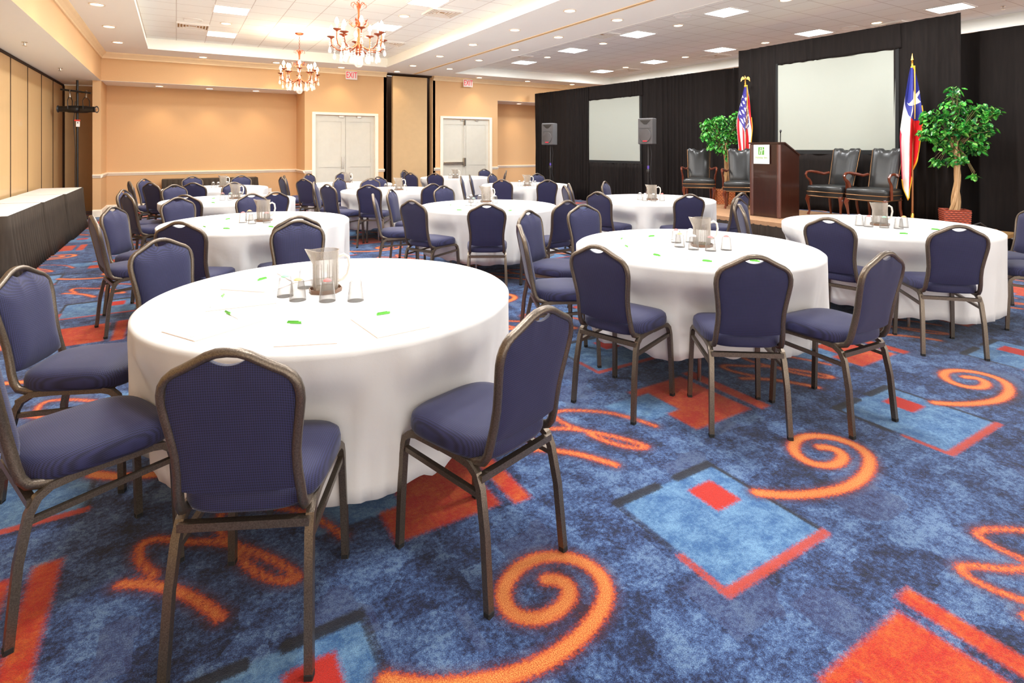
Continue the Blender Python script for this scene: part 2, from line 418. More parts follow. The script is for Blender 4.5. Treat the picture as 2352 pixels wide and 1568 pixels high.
# ceiling: low plaster ceiling with two coffers, tiled field inside each
CO = [(-.55, 4.72, Y0+.5, 14.15), (6.68, 12.45, Y0+.5, 14.3)]
def ceiling():
    b = MB()
    xs = [-1.42, CO[0][0], CO[0][1], CO[1][0], CO[1][1], 13.4]
    b.box(xs[0], xs[1], Y0, YB+.1, CL, CL+.35); b.box(xs[2], xs[3], Y0, YB+.1, CL, CL+.35); b.box(xs[4], xs[5], Y0, YB+.1, CL, CL+.35)
    for x0, x1, y0, y1 in CO:
        b.box(x0, x1, y1, YB+.1, CL, CL+.35); b.box(x0, x1, Y0, y0, CL, CL+.35)
    struct(b.build('ceiling', M['ceil']), 'plaster ceiling with two rectangular coffers')
    for i, (x0, x1, y0, y1) in enumerate(CO):
        struct(MB().box(x0-.02, x1+.02, y0-.02, y1+.02, CH, CH+.1).build('ceiling', M['tile']), 'acoustic tile ceiling inside coffer')
        t = MB(); s = .035
        t.box(x0, x1, y1-s, y1, CL-.004, CL+.05); t.box(x0, x0+s, y0, y1-s, CL-.004, CL+.05); t.box(x1-s, x1, y0, y1-s, CL-.004, CL+.05)
        struct(t.build('trim_%d' % (i+1), M['ceil']), 'moulding around the coffer edge')
    g = MB(); g.box(5.765, 5.785, Y0, YB-.1, CL-.012, CL); g.box(5.825, 5.845, Y0, YB-.1, CL-.012, CL)
    g.cur = 1; g.box(5.785, 5.825, Y0, YB-.1, CL-.004, CL)
    struct(g.build('trim_3', [M['trim_wall'], M['wall_tan']]), 'partition track crossing the ceiling')
ceiling()
# left: folding partition panels below a deep soffit
def left_side():
    b = MB(); b.box(-2.75, -1.42, Y0, YB+.1, 2.99, CL); b.box(-2.75, -1.42, YB+.1, YN+.4, 2.99, CL)
    b.box(-1.42, -1.40, Y0, Y0+.01, 2.99, CL)
    o = b.build('wall_left', [M['wall'], M['ceil']]); me = o.data
    for p in me.polygons:
        if p.normal.z < -.5: p.material_index = 1
    struct(o, 'peach bulkhead with white soffit over the partition')
    b = MB(); y = 16.36; w_ = 1.18; seams = []
    while y > Y0:
        b.bbox(-2.35, -2.25, y-w_+.012, y, .02, 2.945, .008); y -= w_; seams.append(y)
    b.cur = 1; b.box(-2.40, -2.30, Y0, 16.5, 0, 2.99); b.box(-2.38, -2.235, Y0, 16.5, 2.945, 2.985); b.box(-2.35, -2.22, 16.38, 16.46, 0, 2.95)
    for q in seams: b.box(-2.25, -2.243, q-.004, q+.016, .02, 2.945)
    struct(b.build('wall_left', [m_wood('partition_vinyl', (202, 166, 116), (214, 180, 130), .6, (1, 1, .05)), M['darkvoid']]), 'tan folding partition panels with dark seams')
    struct(MB().box(-2.75, -1.40, YN+.35, YN+.45, 0, 2.99).build('wall_back', M['wall_tan']), 'tan wall behind the light stand')
left_side()
# back: door wall with two niches, two doors and the parked partition panel
D1, D2 = (3.10, 4.72), (6.72, 8.32)
NX1, NX2 = (-1.42, 2.85), (8.60, 12.9)
def back_wall():
    b = MB(); y0, y1 = YB, YB+.25
    b.box(-1.57, -1.42, y0, YN+.36, 0, 2.99)                                # pier left of niche
    b.box(-1.42, NX1[1], y0, y1, 3.0, CL); b.box(NX1[1], D1[0], y0, YN+.1, 0, CL)
    b.box(D1[0], D1[1], y0, y1, 2.42, CL); b.box(D1[1], 5.03, y0, y1, 0, CL)
    b.box(6.40, D2[0], y0, y1, 0, CL); b.box(D2[0], D2[1], y0, y1, 2.42, CL); b.box(D2[1], NX2[0], y0, YN+.1, 0, CL)
    b.box(NX2[0], 13.4, y0, y1, 3.0, CL)
    b.box(-1.42, 13.4, YN, YN+.1, 0, 3.1)
    b.box(4.95, 5.03, y0, y0+.7, 0, CL); b.box(6.42, 6.5, y0, y0+.7, 0, CL)
    struct(b.build('wall_back', M['wall']), 'peach back wall with doors and niches')
    b = MB(); b.box(NX1[0], NX1[1], YB+.25, YN, 3.0, 3.1); b.box(NX2[0], 13.4, YB+.25, YN, 3.0, 3.1)
    b.box(NX1[0], NX1[1], YB+.001, YB+.26, 2.995, 3.0); b.box(NX2[0], 13.4, YB+.001, YB+.26, 2.995, 3.0)
    struct(b.build('ceiling', M['ceil']), 'lowered soffit inside the back niches')
    b = MB(); b.box(5.03, 6.42, YB+.65, YB+.7, 0, CL); b.box(5.03, 5.05, YB+.01, YB+.65, 0, CL-.03); b.box(6.40, 6.42, YB+.2, YB+.65, 0, CL-.03); b.box(5.03, 6.42, YB+.01, YB+.3, CL-.04, CL)  # pocket linings, their brown colour stands in for the shade inside
    struct(b.build('wall_back', M['darkvoid']), 'shade-coloured pocket around the parked partition panel')
    b = MB(); b.bbox(5.19, 6.22, YB-.06, YB+.06, .02, 3.54, .01)
    struct(b.build('wall_back', plain('parked_panel_vinyl', (200, 168, 124), .7)), 'tall beige partition panel parked in its pocket')
    struct(MB().box(13.3, 13.4, Y0, YN, 0, CL).build('wall_right', M['wall']), 'right wall behind the drapes')
    # crown, chair rail, base
    cr = [(0, 0), (0, -.13), (.02, -.13), (.025, -.10), (.06, -.06), (.09, -.035), (.10, -.02), (.10, 0)]
    def run(prof, x0, x1, y, z, mb): mb.prism([(-p+y, q+z) for p, q in prof], x0, x1, 'x')
    c = MB(); run(cr, -1.42, 5.02, YB, CL, c); run(cr, 6.43, 13.3, YB, CL, c)
    c.prism([(-1.42+p, CL+q) for p, q in cr], Y0, YB, 'y')
    struct(c.build('trim_4', M['trim_wall']), 'cream crown moulding')
    rl = [(0, 0), (.015, .005), (.02, .02), (.038, .045), (.045, .06), (.045, .07), (.02, .075), (0, .085)]
    bs = [(0, 0), (.02, 0), (.02, .13), (.012, .15), (0, .16)]
    c = MB(); d = MB()
    for prof, mb, z in ((rl, c, .85), (bs, d, 0)):
        for x0, x1, y in ((NX1[0], NX1[1], YN), (-1.57, -1.42, YB), (NX1[1], D1[0]-.07, YB), (D1[1]+.07, 4.97, YB), (6.45, D2[0]-.07, YB), (D2[1]+.07, NX2[0], YB), (NX2[0], 12.0, YN)):
            run(prof, x0, x1, y, z, mb)
        for x, s_, ya, yb in ((NX1[0], 1, YB, YN), (NX1[1], -1, YB, YN), (NX2[0], 1, YB, YN)):
            mb.prism([(x+s_*p, q+z) for p, q in prof], ya, yb, 'y')
    struct(c.build('trim_5', M['trim']), 'white chair rail')
    struct(d.build('baseboard_back', M['trim']), 'white baseboard')
back_wall()
def door(n, x0, x1, bar):
    e = empty('door_%d' % n, ((x0+x1)/2, YB, 0)); struct(e, 'white panelled double door' + (' with panic bar' if bar else ' with flush pull plate'))
    h = (x1-x0)/2; f = MB()
    for a, b_ in ((-h-.07, -h+.02), (h-.02, h+.07)): f.bbox(a, b_, -.03, .12, 0, 2.392, .004)
    f.bbox(-h-.07, h+.07, -.03, .12, 2.39, 2.46, .01)
    f.build('door_frame', M['trim'], e)
    w_ = h-.02
    for s in (-1, 1):
        x_a, x_b = (-w_, -.004) if s < 0 else (.004, w_)
        l = MB(); l.box(x_a, x_b, .06, .10, .01, 2.38)
        st = .11; ym = .048
        l.box(x_a, x_a+st, ym, .06, .01, 2.38); l.box(x_b-st, x_b, ym, .06, .01, 2.38)
        for za, zb in ((.01, .25), (1.0, 1.12), (2.22, 2.38)): l.box(x_a+st, x_b-st, ym, .06, za, zb)
        lo = l.build('door_leaf', M['door'], e)
        if not bar and s < 0: MB().bbox(x_b-.11, x_b-.03, .036, .05, .96, 1.28, .004).build('pull_plate', M['steel'], lo)
        if bar and s < 0:
            k = MB(); k.bbox(x_a+.03, x_b-.04, -.02, .02, 1.03, 1.10, .01); k.bbox(x_b-.10, x_b-.02, -.03, .05, .97, 1.22, .01); k.build('panic_bar', M['steel'], lo)
            k = MB(); k.tube([(x_b-.055, .02, 1.2), (x_b-.055, .02, 2.36)], .008); k.bbox(x_b-.08, x_b-.03, 0, .05, 2.2, 2.36, .006); k.build('vertical_rod', M['chrome'], lo)
        c = MB(); c.bbox(x_a+.3 if s > 0 else x_b-.18, x_a+.42 if s > 0 else x_b-.04, .02, .05, 2.33, 2.38, .006); c.build('closer', M['steel'], lo)
door(1, D1[0], D1[1], False); door(2, D2[0], D2[1], True)

# ------------------------------------------------------------------ ceiling fixtures
def ordinal(i, n, a='nearest', z='farthest'):
    return a if i == 0 else (z if i == n-1 else ORD[i]+' nearest')
def lamp_data(kind, name, W, col, **kw):
    d = bpy.data.lights.new(name, kind); d.energy = W; d.color = col
    for k, v in kw.items(): setattr(d, k, v)
    return d
def light(name, d, loc, parent, rot=(0, 0, 0)):
    o = bpy.data.objects.new(name, d); COL.objects.link(o); o.location = loc; o.rotation_euler = rot; o.parent = parent; return o
def fixtures():
    # fluorescent troffers
    P = None; L = lamp_data('AREA', 'troffer_light', PANEL_W, (.97, .985, 1), shape='SQUARE', size=.5)
    rows = [('left column of the left coffer', .80, [12.9, 10.56, 8.4, 6.2, 4.0, 1.8]), ('right column of the left coffer', 3.45, [10.5, 8.33, 6.15, 4.0, 1.8]),
            ('left column of the right coffer', 8.12, [12.85, 10.67, 8.48, 6.32, 4.1, 1.9]), ('right column of the right coffer', 11.08, [13.1, 10.95, 8.8, 6.53, 4.2, 2.0])]
    for nm, x, ys in rows:
        n = len(ys)
        for i, y in enumerate(ys):
            if P is None:
                P = empty('ceiling_light', (x, y, CH)); tag(P, 'x', 'ceiling light', 'square fluorescent ceiling panels')
                f = MB(); a, b_ = .28, .255
                for q in ((-a, a, -a, -b_), (-a, a, b_, a), (-a, -b_, -b_, b_), (b_, a, -b_, b_)): f.box(*q, -.012, 0)
                f.build('frame', M['white'], P); MB().box(-b_, b_, -b_, b_, -.006, 0).build('diffuser', M['panel'], P); snap(P); c = P
            else: c = dup(P, (x, y, CH), 0, 'x')
            c['label'] = 'glowing square panel, %s from the back wall, %s' % (('first', 'second', 'third', 'fourth', 'fifth', 'sixth')[i], nm)
            light('troffer_light', L, (0, 0, -.03), c)
    P = None
    SP = lamp_data('SPOT', 'downlight_beam', SPOT_W, (1, .80, .56), spot_size=1.75, spot_blend=.9, shadow_soft_size=.06)
    SW = lamp_data('SPOT', 'wall_wash', WASH_W, (1, .74, .46), spot_size=1.7, spot_blend=.8, shadow_soft_size=.05)
    rows = [('low ceiling strip over the partition', CL, [(-1.0, y) for y in (13.57, 11.9, 10.16, 8.4, 6.7, 5.0)], SP),
            ('row left of the ceiling track', CL, [(5.18, y) for y in (13.5, 11.81, 10.14, 8.5, 6.88, 5.2)], SP),
            ('row right of the ceiling track', CL, [(6.22, y) for y in (13.54, 11.86, 10.2, 8.62, 6.97, 5.3)], SP),
            ('left coffer left of centre', CH, [(.8, 11.73), (.8, 9.48), (.8, 7.3)], SP), ('left coffer right of centre', CH, [(3.46, 11.6), (3.46, 9.45), (3.46, 7.3)], SP),
            ('right coffer left column', CH, [(8.17, 11.8), (8.17, 9.62), (8.2, 7.47), (8.25, 5.31)], SP), ('right coffer right column', CH, [(11.12, 12.1), (11.18, 9.95), (11.19, 7.69), (11.2, 5.4)], SP)]
    for nm, z, pts, LD in rows:
        for i, (x, y) in enumerate(pts):
            if P is None:
                P = empty('recessed_downlight', (x, y, z)); tag(P, 'x', 'downlight', 'round recessed downlights in the ceiling')
                MB().lathe([(.105, 0), (.105, -.008), (.085, -.012), (.078, -.004), (.078, 0)], n=24).build('trim_ring', M['trim'], P, True)
                MB().lathe([(.078, -.0035), (.078, -.006)], n=24).build('lens', M['lens'], P); snap(P); c = P
            else: c = dup(P, (x, y, z), 0, 'x')
            c['label'] = 'round warm downlight, %s from the back wall in the %s' % (ORD[i], nm)
            light('downlight_beam', LD, (0, 0, -.03), c)
    for i, (x, nm) in enumerate(((.53, 'leftmost of the row above the first niche'), (2.11, 'second of the row, left of the chandelier'), (3.69, 'third of the row, above the first exit sign'), (5.2, 'fourth of the row, above the parked panel'), (7.75, 'fifth of the row, above the second door'), (9.46, 'sixth of the row, above the second niche'), (11.21, 'rightmost of the row, above the drapes'))):
        c = dup(P, (x, 14.76, CL), 0, 'round downlight washing the back wall, '+nm, 'round recessed downlights in the ceiling'); light('wall_wash', SW, (0, 0, -.03), c)
    for i, x in enumerate((-.35, .71, 1.77)):
        c = dup(P, (x, 15.82, 3.0), 0, '%s small downlight in the soffit of the first back niche' % ('left', 'middle', 'right')[i], 'small downlights in the niche soffit')
        light('wall_wash', SW, (0, 0, -.03), c)
    c = dup(P, (9.8, 15.82, 3.0), 0, 'small downlight in the soffit of the second back niche'); light('wall_wash', SW, (0, 0, -.03), c)
    # vents and ceiling speakers, sprinklers
    V = empty('ceiling_vent', (.27, 12.3, CH)); tag(V, 'square louvred vent in the left coffer near the far left corner', 'vent', 'square air vents in the tiled ceiling')
    f = MB()
    for k in range(5):
        a = .27-.05*k
        if a < .05: break
        b_ = a-.014; z0, z1 = -.03+.004*k, 0
        for q in ((-a, a, -a, -b_), (-a, a, b_, a), (-a, -b_, -b_, b_), (b_, a, -b_, b_)): f.box(*q, z0, z1)
    f.build('louvre', M['white'], V); MB().box(-.25, .25, -.25, .25, -.003, 0).build('duct_opening', M['wall_tan'], V); snap(V)
    for (x, y), nm in (((3.93, 8.86), 'left coffer between the two right fluorescent panels'), ((4.1, 12.05), 'left coffer behind the nearer chandelier'), ((7.5, 8.86), 'right coffer beside the ceiling track, nearer one'), ((7.5, 12.1), 'right coffer beside the ceiling track, farther one'),
                       ((11.5, 12.4), 'right coffer near its far right corner'), ((11.65, 9.39), 'right coffer above the long drape'), ((11.6, 5.31), 'right coffer above the tall drape')):
        dup(V, (x, y, CH), 0, 'square louvred vent in the '+nm)
    S = None
    for (x, y), nm in (((.26, 11.72), 'next to the far left vent'), ((7.67, 6.89), 'nearest beside the ceiling track'), ((7.65, 11.5), 'farther beside the ceiling track'), ((11.21, 5.9), 'above the tall drape')):
        if S is None:
            S = empty('ceiling_speaker', (x, y, CH)); tag(S, 'x', 'ceiling speaker', 'round ceiling speakers')
            MB().lathe([(.16, 0), (.16, -.01), (.14, -.014), (.13, -.006), (.13, 0)], n=28).build('rim', M['white'], S, True)
            MB().lathe([(.13, -.004), (.13, -.007), (.03, -.012), (.001, -.012)], n=28).build('grille', M['ceil'], S, True); snap(S); c = S
        else: c = dup(S, (x, y, CH), 0, 'x')
        c['label'] = 'round white ceiling speaker grille '+nm
    S = None
    for (x, y, z), nm in (((-1.82, 10.2, 2.99), 'in the left soffit, nearer one'), ((-1.84, 13.15, 2.99), 'in the left soffit, farther one'), ((11.7, 3.7, CH), 'hanging in the right coffer above the right drape')):
        if S is None:
            S = empty('sprinkler', (x, y, z)); tag(S, 'x', 'sprinkler', 'ceiling sprinkler heads')
            m = MB(); m.lathe([(.035, 0), (.035, -.006), (.012, -.01), (.01, -.045), (.03, -.05), (.03, -.054), (.001, -.056)], n=14); m.build('sprinkler_head', M['chrome'], S, True); snap(S); c = S
        else: c = dup(S, (x, y, z), 0, 'x')
        c['label'] = 'small metal sprinkler head '+nm
fixtures()

def chandelier(loc, label):
    e = empty('chandelier', loc); tag(e, label, 'chandelier', 'candle chandeliers in the left coffer')
    # local z: 0 at the coffer ceiling, ball bottom near -1.24
    m = MB(); m.lathe([(.005, -.04), (.06, -.03), (.085, -.012), (.085, 0)], n=20); m.build('canopy', M['copper'], e, True)
    m = MB()
    for k in range(9):
        z = -.055-k*.034; a = (k % 2)*PI/2
        m.tube([(.011*math.cos(t)*math.cos(a), .011*math.cos(t)*math.sin(a), z+.021*math.sin(t)) for t in [2*PI*j/8 for j in range(8)]], .003, 5, closed=True)
    m.build('chain', M['copper'], e, True)
    m = MB(); m.lathe([(.012, -.35), (.022, -.37), (.02, -.42), (.014, -.50), (.018, -.56), (.04, -.64), (.02, -.68), (.015, -.80), (.03, -.88), (.05, -.94), (.035, -1.0), (.045, -1.03), (.01, -1.09)], n=14)
    m.build('stem', M['copper'], e, True)
    for k in range(6):
        m = MB(); a = k*PI/3; c, s = math.cos(a), math.sin(a)
        m.tube([(r*c, r*s, z) for r, z in ((.015, -.44), (.03, -.38), (.065, -.345), (.10, -.36), (.105, -.40), (.085, -.41))], .005, 6, [1, 1, 1, .9, .8, .5])
        m.build('scroll', M['copper'], e, True); m = MB()
        m.tube([(r*c, r*s, z) for r, z in ((.02, -.58), (.04, -.66), (.09, -.68), (.13, -.64), (.125, -.60), (.10, -.61))], .005, 6, [1.2, 1.2, 1, .9, .8, .5])
        for rr, zz in ((.11, -.66), (.13, -.62)):   # leaves on the scrolls
            m.add([(rr*c-.018*s, rr*s+.018*c, zz), (rr*c+.018*s, rr*s-.018*c, zz), ((rr+.04)*c, (rr+.04)*s, zz+.035), (rr*c, rr*s, zz+.006)], [(0, 1, 2), (0, 2, 3), (1, 3, 2)])
        m.build('scroll', M['copper'], e, True)
    n = 10
    for k in range(n):
        a = 2*PI*k/n+.15; c, s = math.cos(a), math.sin(a); hi = .0 if k % 2 == 0 else .07; R = .37 if k % 2 == 0 else .31
        m = MB(); pts = [(.02, -.90), (.08, -.96), (.17, -1.0), (R-.09, -1.0), (R-.02, -.95), (R, -.88), (R, -.82+hi)]
        m.tube([(r*c, r*s, z) for r, z in pts], .008, 6)
        for r_, z_ in ((R-.13, -1.0), (R-.05, -.975), (R-.005, -.93)):
            m.add([(r_*c-.02*s, r_*s+.02*c, z_), (r_*c+.02*s, r_*s-.02*c, z_), ((r_+.03)*c, (r_+.03)*s, z_-.03), (r_*c, r_*s, z_-.012)], [(0, 1, 2), (0, 2, 3), (1, 3, 2)])
        arm = m.build('arm', M['copper'], e, True)
        zc = -.82+hi
        m = MB(); m.lathe([(.008, zc-.03), (.02, zc-.015), (.055, zc), (.058, zc+.006), (.012, zc+.004)], R*c, R*s, 14); m.build('bobeche', M['copper'], arm, True)
        m = MB(); m.lathe([(.012, zc), (.012, zc+.07)], R*c, R*s, 10); m.build('candle_sleeve', M['trim'], arm, True)
        m = MB(); m.lathe([(.008, zc+.07), (.024, zc+.085), (.029, zc+.105), (.018, zc+.14), (.002, zc+.165)], R*c, R*s, 10); m.build('bulb', M['bulb'], arm, True)
    m = MB()
    for k in range(n):
        a = 2*PI*k/n+.15; c, s = math.cos(a), math.sin(a); hi = .0 if k % 2 == 0 else .07; R = .37 if k % 2 == 0 else .31
        for da, dr, z0 in ((0, .02, -.90+hi), (.10, -.05, -.99), (-.14, -.12, -1.02), (.2, -.2, -1.03)):
            q = a+da; r = R+dr
            x, y = r*math.cos(q), r*math.sin(q)
            m.ball((x, y, z0), .012, 6, 4); m.ball((x, y, z0-.03), .013, 6, 4)
            m.lathe([(.002, z0-.045), (.012, z0-.07), (.024, z0-.11), (.018, z0-.135), (.002, z0-.145)], x, y, 6)
    m.build('crystal_drop', M['crystal'], e, False)
    m = MB(); m.ball((0, 0, -1.175), .062, 14, 10); m.tube([(0, 0, -1.09), (0, 0, -1.12)], .006, 6); m.build('crystal_ball', M['crystal'], e, False)
    light('chandelier_glow', lamp_data('POINT', 'chandelier_glow', BULB_W*10, (1, .78, .52), shadow_soft_size=.25), (0, 0, -.60), e)
chandelier((2.15, 7.66, CH), 'nearer and larger-looking copper chandelier with lit candle bulbs and crystal drops')
chandelier((2.15, 11.98, CH), 'farther copper chandelier hanging on a short chain before the back wall')

def exit_sign(x, label):
    e = empty('exit_sign', (x, YB-.10, 3.35)); tag(e, label, 'exit sign', 'white exit signs over the doors')
    MB().bbox(-.155, .155, -.02, .02, 0, .225, .01).build('housing', M['exit'], e)
    MB().bbox(-.04, .04, .02, .09, .08, .16, .01).build('bracket', M['white'], e)
    text_mesh('EXIT', .185, M['exitred'], 'lettering', e, Matrix.Translation((0, -.023, .112)) @ Matrix.Rotation(PI/2, 4, 'X') @ Matrix.Diagonal((.78, 1.25, 1, 1)), .002)
exit_sign(4.03, 'white exit sign with red letters above the left double door')
exit_sign(7.52, 'white exit sign with red letters above the right double door')
o = MB().bbox(2.13, 2.21, YN-.012, YN-.001, .31, .43, .003).build('wall_outlet', M['white']); tag(o, 'white electrical outlet low on the niche wall', 'outlet')

# ------------------------------------------------------------------ drapes and screens
def pleat(p0, p1, z0, z1, per=.15, amp=.07, seed=0, gather=True, mat='drape', name='drape_panel', thick=True):
    r = random.Random(seed); a = Vector((*p0, 0)); b = Vector((*p1, 0)); L = (b-a).length; t = (b-a)/L; nrm = Vector((t.y, -t.x, 0)); a = a-t*.05; b = b+t*.05; L += .1
    n = max(8, int(L/.013)); rows = 8
    ph = []; x = 0; phs = 0
    for i in range(n+1):
        phs += 2*PI*(L/n)/per*(1+.55*math.sin(i*L/n*3.1+seed)); ph.append(phs)
    mod = [.55+.45*math.sin(i*L/n*2.3+seed*1.7) for i in range(n+1)]
    def fn(u, v):
        i = int(round(u*n)); z = z1+(z0-z1)*v
        k = (.45+.7*v) if gather else 1
        off = -amp*k*((abs(math.sin(ph[i]*.5+.3*math.sin(v*2+ph[i]*.1)))**.7-.6)*(.5+mod[i])+.3*math.sin(ph[i]*.27+v*1.2)); sl = .02*math.sin(ph[i]*.21+seed)*v
        if 0 < v < .04: off *= .5
        p = a+t*(u*L+sl)+nrm*off
        return (p.x, p.y, z+(.0 if v < .99 else .008*math.sin(ph[i]*.5)))
    m = MB(); m.grid(fn, n, rows)
    o = m.build(name, M[mat], None, True, 3.0)
    md = o.modifiers.new('thickness', 'SOLIDIFY'); md.thickness = .006
    return o
LP, LQ = Vector((9.88, 14.92)), Vector((10.56, 7.25))      # the long low drape
def LL(y): k = (y-LP.y)/(LQ.y-LP.y); return (LP.x+(LQ.x-LP.x)*k, y)
S1 = (12.53, 10.61, 1.155, 2.865)
G1 = 'black drapes of the long low backdrop'; G2 = 'black drapes of the tall stage backdrop'
tag(pleat(LL(14.92), LL(S1[0]+.02), .01, 3.26, seed=1), 'black pleated drape at the left end of the backdrop, behind the left speaker', 'drape', G1)
tag(pleat(LL(S1[0]), LL(S1[1]), S1[3], 3.26, seed=2, gather=False, amp=.02), 'short black valance above the smaller screen', 'drape', G1)
tag(pleat(LL(S1[0]), LL(S1[1]), .01, S1[2]-.05, seed=3), 'black pleated skirt drape below the smaller screen', 'drape', G1)
tag(pleat(LL(S1[1]-.02), LL(7.25), .01, 3.27, seed=4), 'black pleated drape between the smaller screen and the tall backdrop', 'drape', G1)
XT = 9.6
TY0, TY1 = 7.12, 3.56; S2 = (6.36, 4.34, 1.455, 3.05)
tag(pleat((XT, TY0), (XT, S2[0]+.01), .412, 3.44, seed=5, per=.19, amp=.08), 'tall black drape left of the large screen, behind the lectern', 'drape', G2)
tag(pleat((XT, S2[1]-.01), (XT, TY1), .412, 3.44, seed=6, per=.19, amp=.08), 'tall black drape right of the large screen, behind the lone star flag', 'drape', G2)
tag(pleat((XT, S2[0]), (XT, S2[1]), S2[3], 3.44, seed=7, gather=False, amp=.015), 'black valance above the large screen', 'drape', G2)
tag(pleat((XT, S2[0]), (XT, S2[1]), .412, S2[2]-.05, seed=8, per=.2), 'black pleated skirt drape below the large screen', 'drape', G2)
tag(pleat((10.0, 3.75), (10.0, .6), .01, 3.2, seed=9, per=.19, amp=.08), 'black pleated drape right of the stage behind the leafy tree', 'drape')
def screen(name, p0, p1, z0, z1, label):
    a = Vector((*p0, 0)); b = Vector((*p1, 0)); t = (b-a).normalized(); nrm = Vector((t.y, -t.x, 0)); L = (b-a).length
    e = empty(name, ((a.x+b.x)/2, (a.y+b.y)/2, z0)); e.rotation_euler = (0, 0, math.atan2(t.y, t.x)); tag(e, label, 'projection screen', 'white projection screens')
    h = z1-z0; MB().box(-L/2+.02, L/2-.02, .005, .02, .02, h).build('screen_surface', M['screen'], e)
    f = MB(); f.box(-L/2-.03, L/2+.03, 0, .03, -.05, .02); f.box(-L/2-.03, -L/2+.02, 0, .03, .02, h+.03); f.box(L/2-.02, L/2+.03, 0, .03, .02, h+.03); f.box(-L/2, L/2, .02, .03, h, h+.03)
    f.build('screen_frame', M['rubber'], e)
    # legs of the fold-out frame go down behind the skirt drape
    for s in (-1, 1):
        MB().bbox(s*(L/2-.15)-.02, s*(L/2-.15)+.02, .03, .07, -z0+(.01 if name == 'projection_screen' else .412), .3, .005).build('leg', M['steel'], e)
    return e
def offs(p, d): return (p[0]+d, p[1])
# surface faces the audience: local -y
e1 = screen('projection_screen', offs(LL(S1[0]), 0), offs(LL(S1[1]), 0), S1[2], S1[3], 'smaller white projection screen set in the low drape between the speakers')
e1['x'] = 0; del e1['x']

# ------------------------------------------------------------------ stage
def stage():
    e = empty('stage', (8.6, 5.53, 0)); tag(e, 'low carpeted stage with black pleated skirt', 'stage')
    MB().bbox(-.98, .90, -2.48, 2.48, .33, .41, .015).build('deck', M['stage'], e)
    s = MB()
    per = .13
    def fn_front(u, v):
        y = 2.47-u*4.94; x = -.965-.012-.014*math.sin(2*PI*y/per+.8*math.sin(y*3))*(.3+v); return (x, y, .345-v*.338)
    s.grid(fn_front, 240, 4)
    def fn_end(u, v):
        x = -.96+u*1.84; y = -2.47-.012-.014*math.sin(2*PI*x/per)*(.3+v); return (x, y, .345-v*.338)
    s.grid(fn_end, 90, 4)
    s.build('stage_skirt', M['skirt'], e, True, 3)
    for x in (-.85, .80):
        for y in (-2.3, 0, 2.3): MB().bbox(x-.02, x+.02, y-.02, y+.02, 0, .34, .005).build('leg', M['steel'], e)
    t = empty('stage_steps', (9.0, 2.85, 0)); tag(t, 'brown portable steps with white tube brace at the end of the stage', 'steps')
    MB().bbox(-.45, .45, -.02, .17, .345, .40, .01).build('tread', M['step'], t)
    MB().bbox(-.45, .50, -.33, -.06, .17, .215, .01).build('tread', M['step'], t)
    r = MB()
    for x in (-.40, .44): r.tube([(x, .10, .34), (x, -.30, .19)], .012, 8); r.tube([(x, .12, .02), (x, .12, .34)], .012, 8); r.tube([(x, -.28, .02), (x, -.28, .17)], .012, 8)
    r.build('tube_frame', M['white'], t, True)
    c = MB(); c.tube([(8.75, 3.25, .42), (8.85, 3.12, .50), (9.0, 3.08, .53), (9.1, 3.05, .47), (9.2, 3.06, .42)], .009, 6); o = c.build('cable', M['blackplastic'], None, True); tag(o, 'thin cable looping over the end of the stage', 'cable')
stage()
e2 = screen('stage_projection_screen', (XT, S2[0]), (XT, S2[1]), S2[2], S2[3], 'large white projection screen behind the stage')

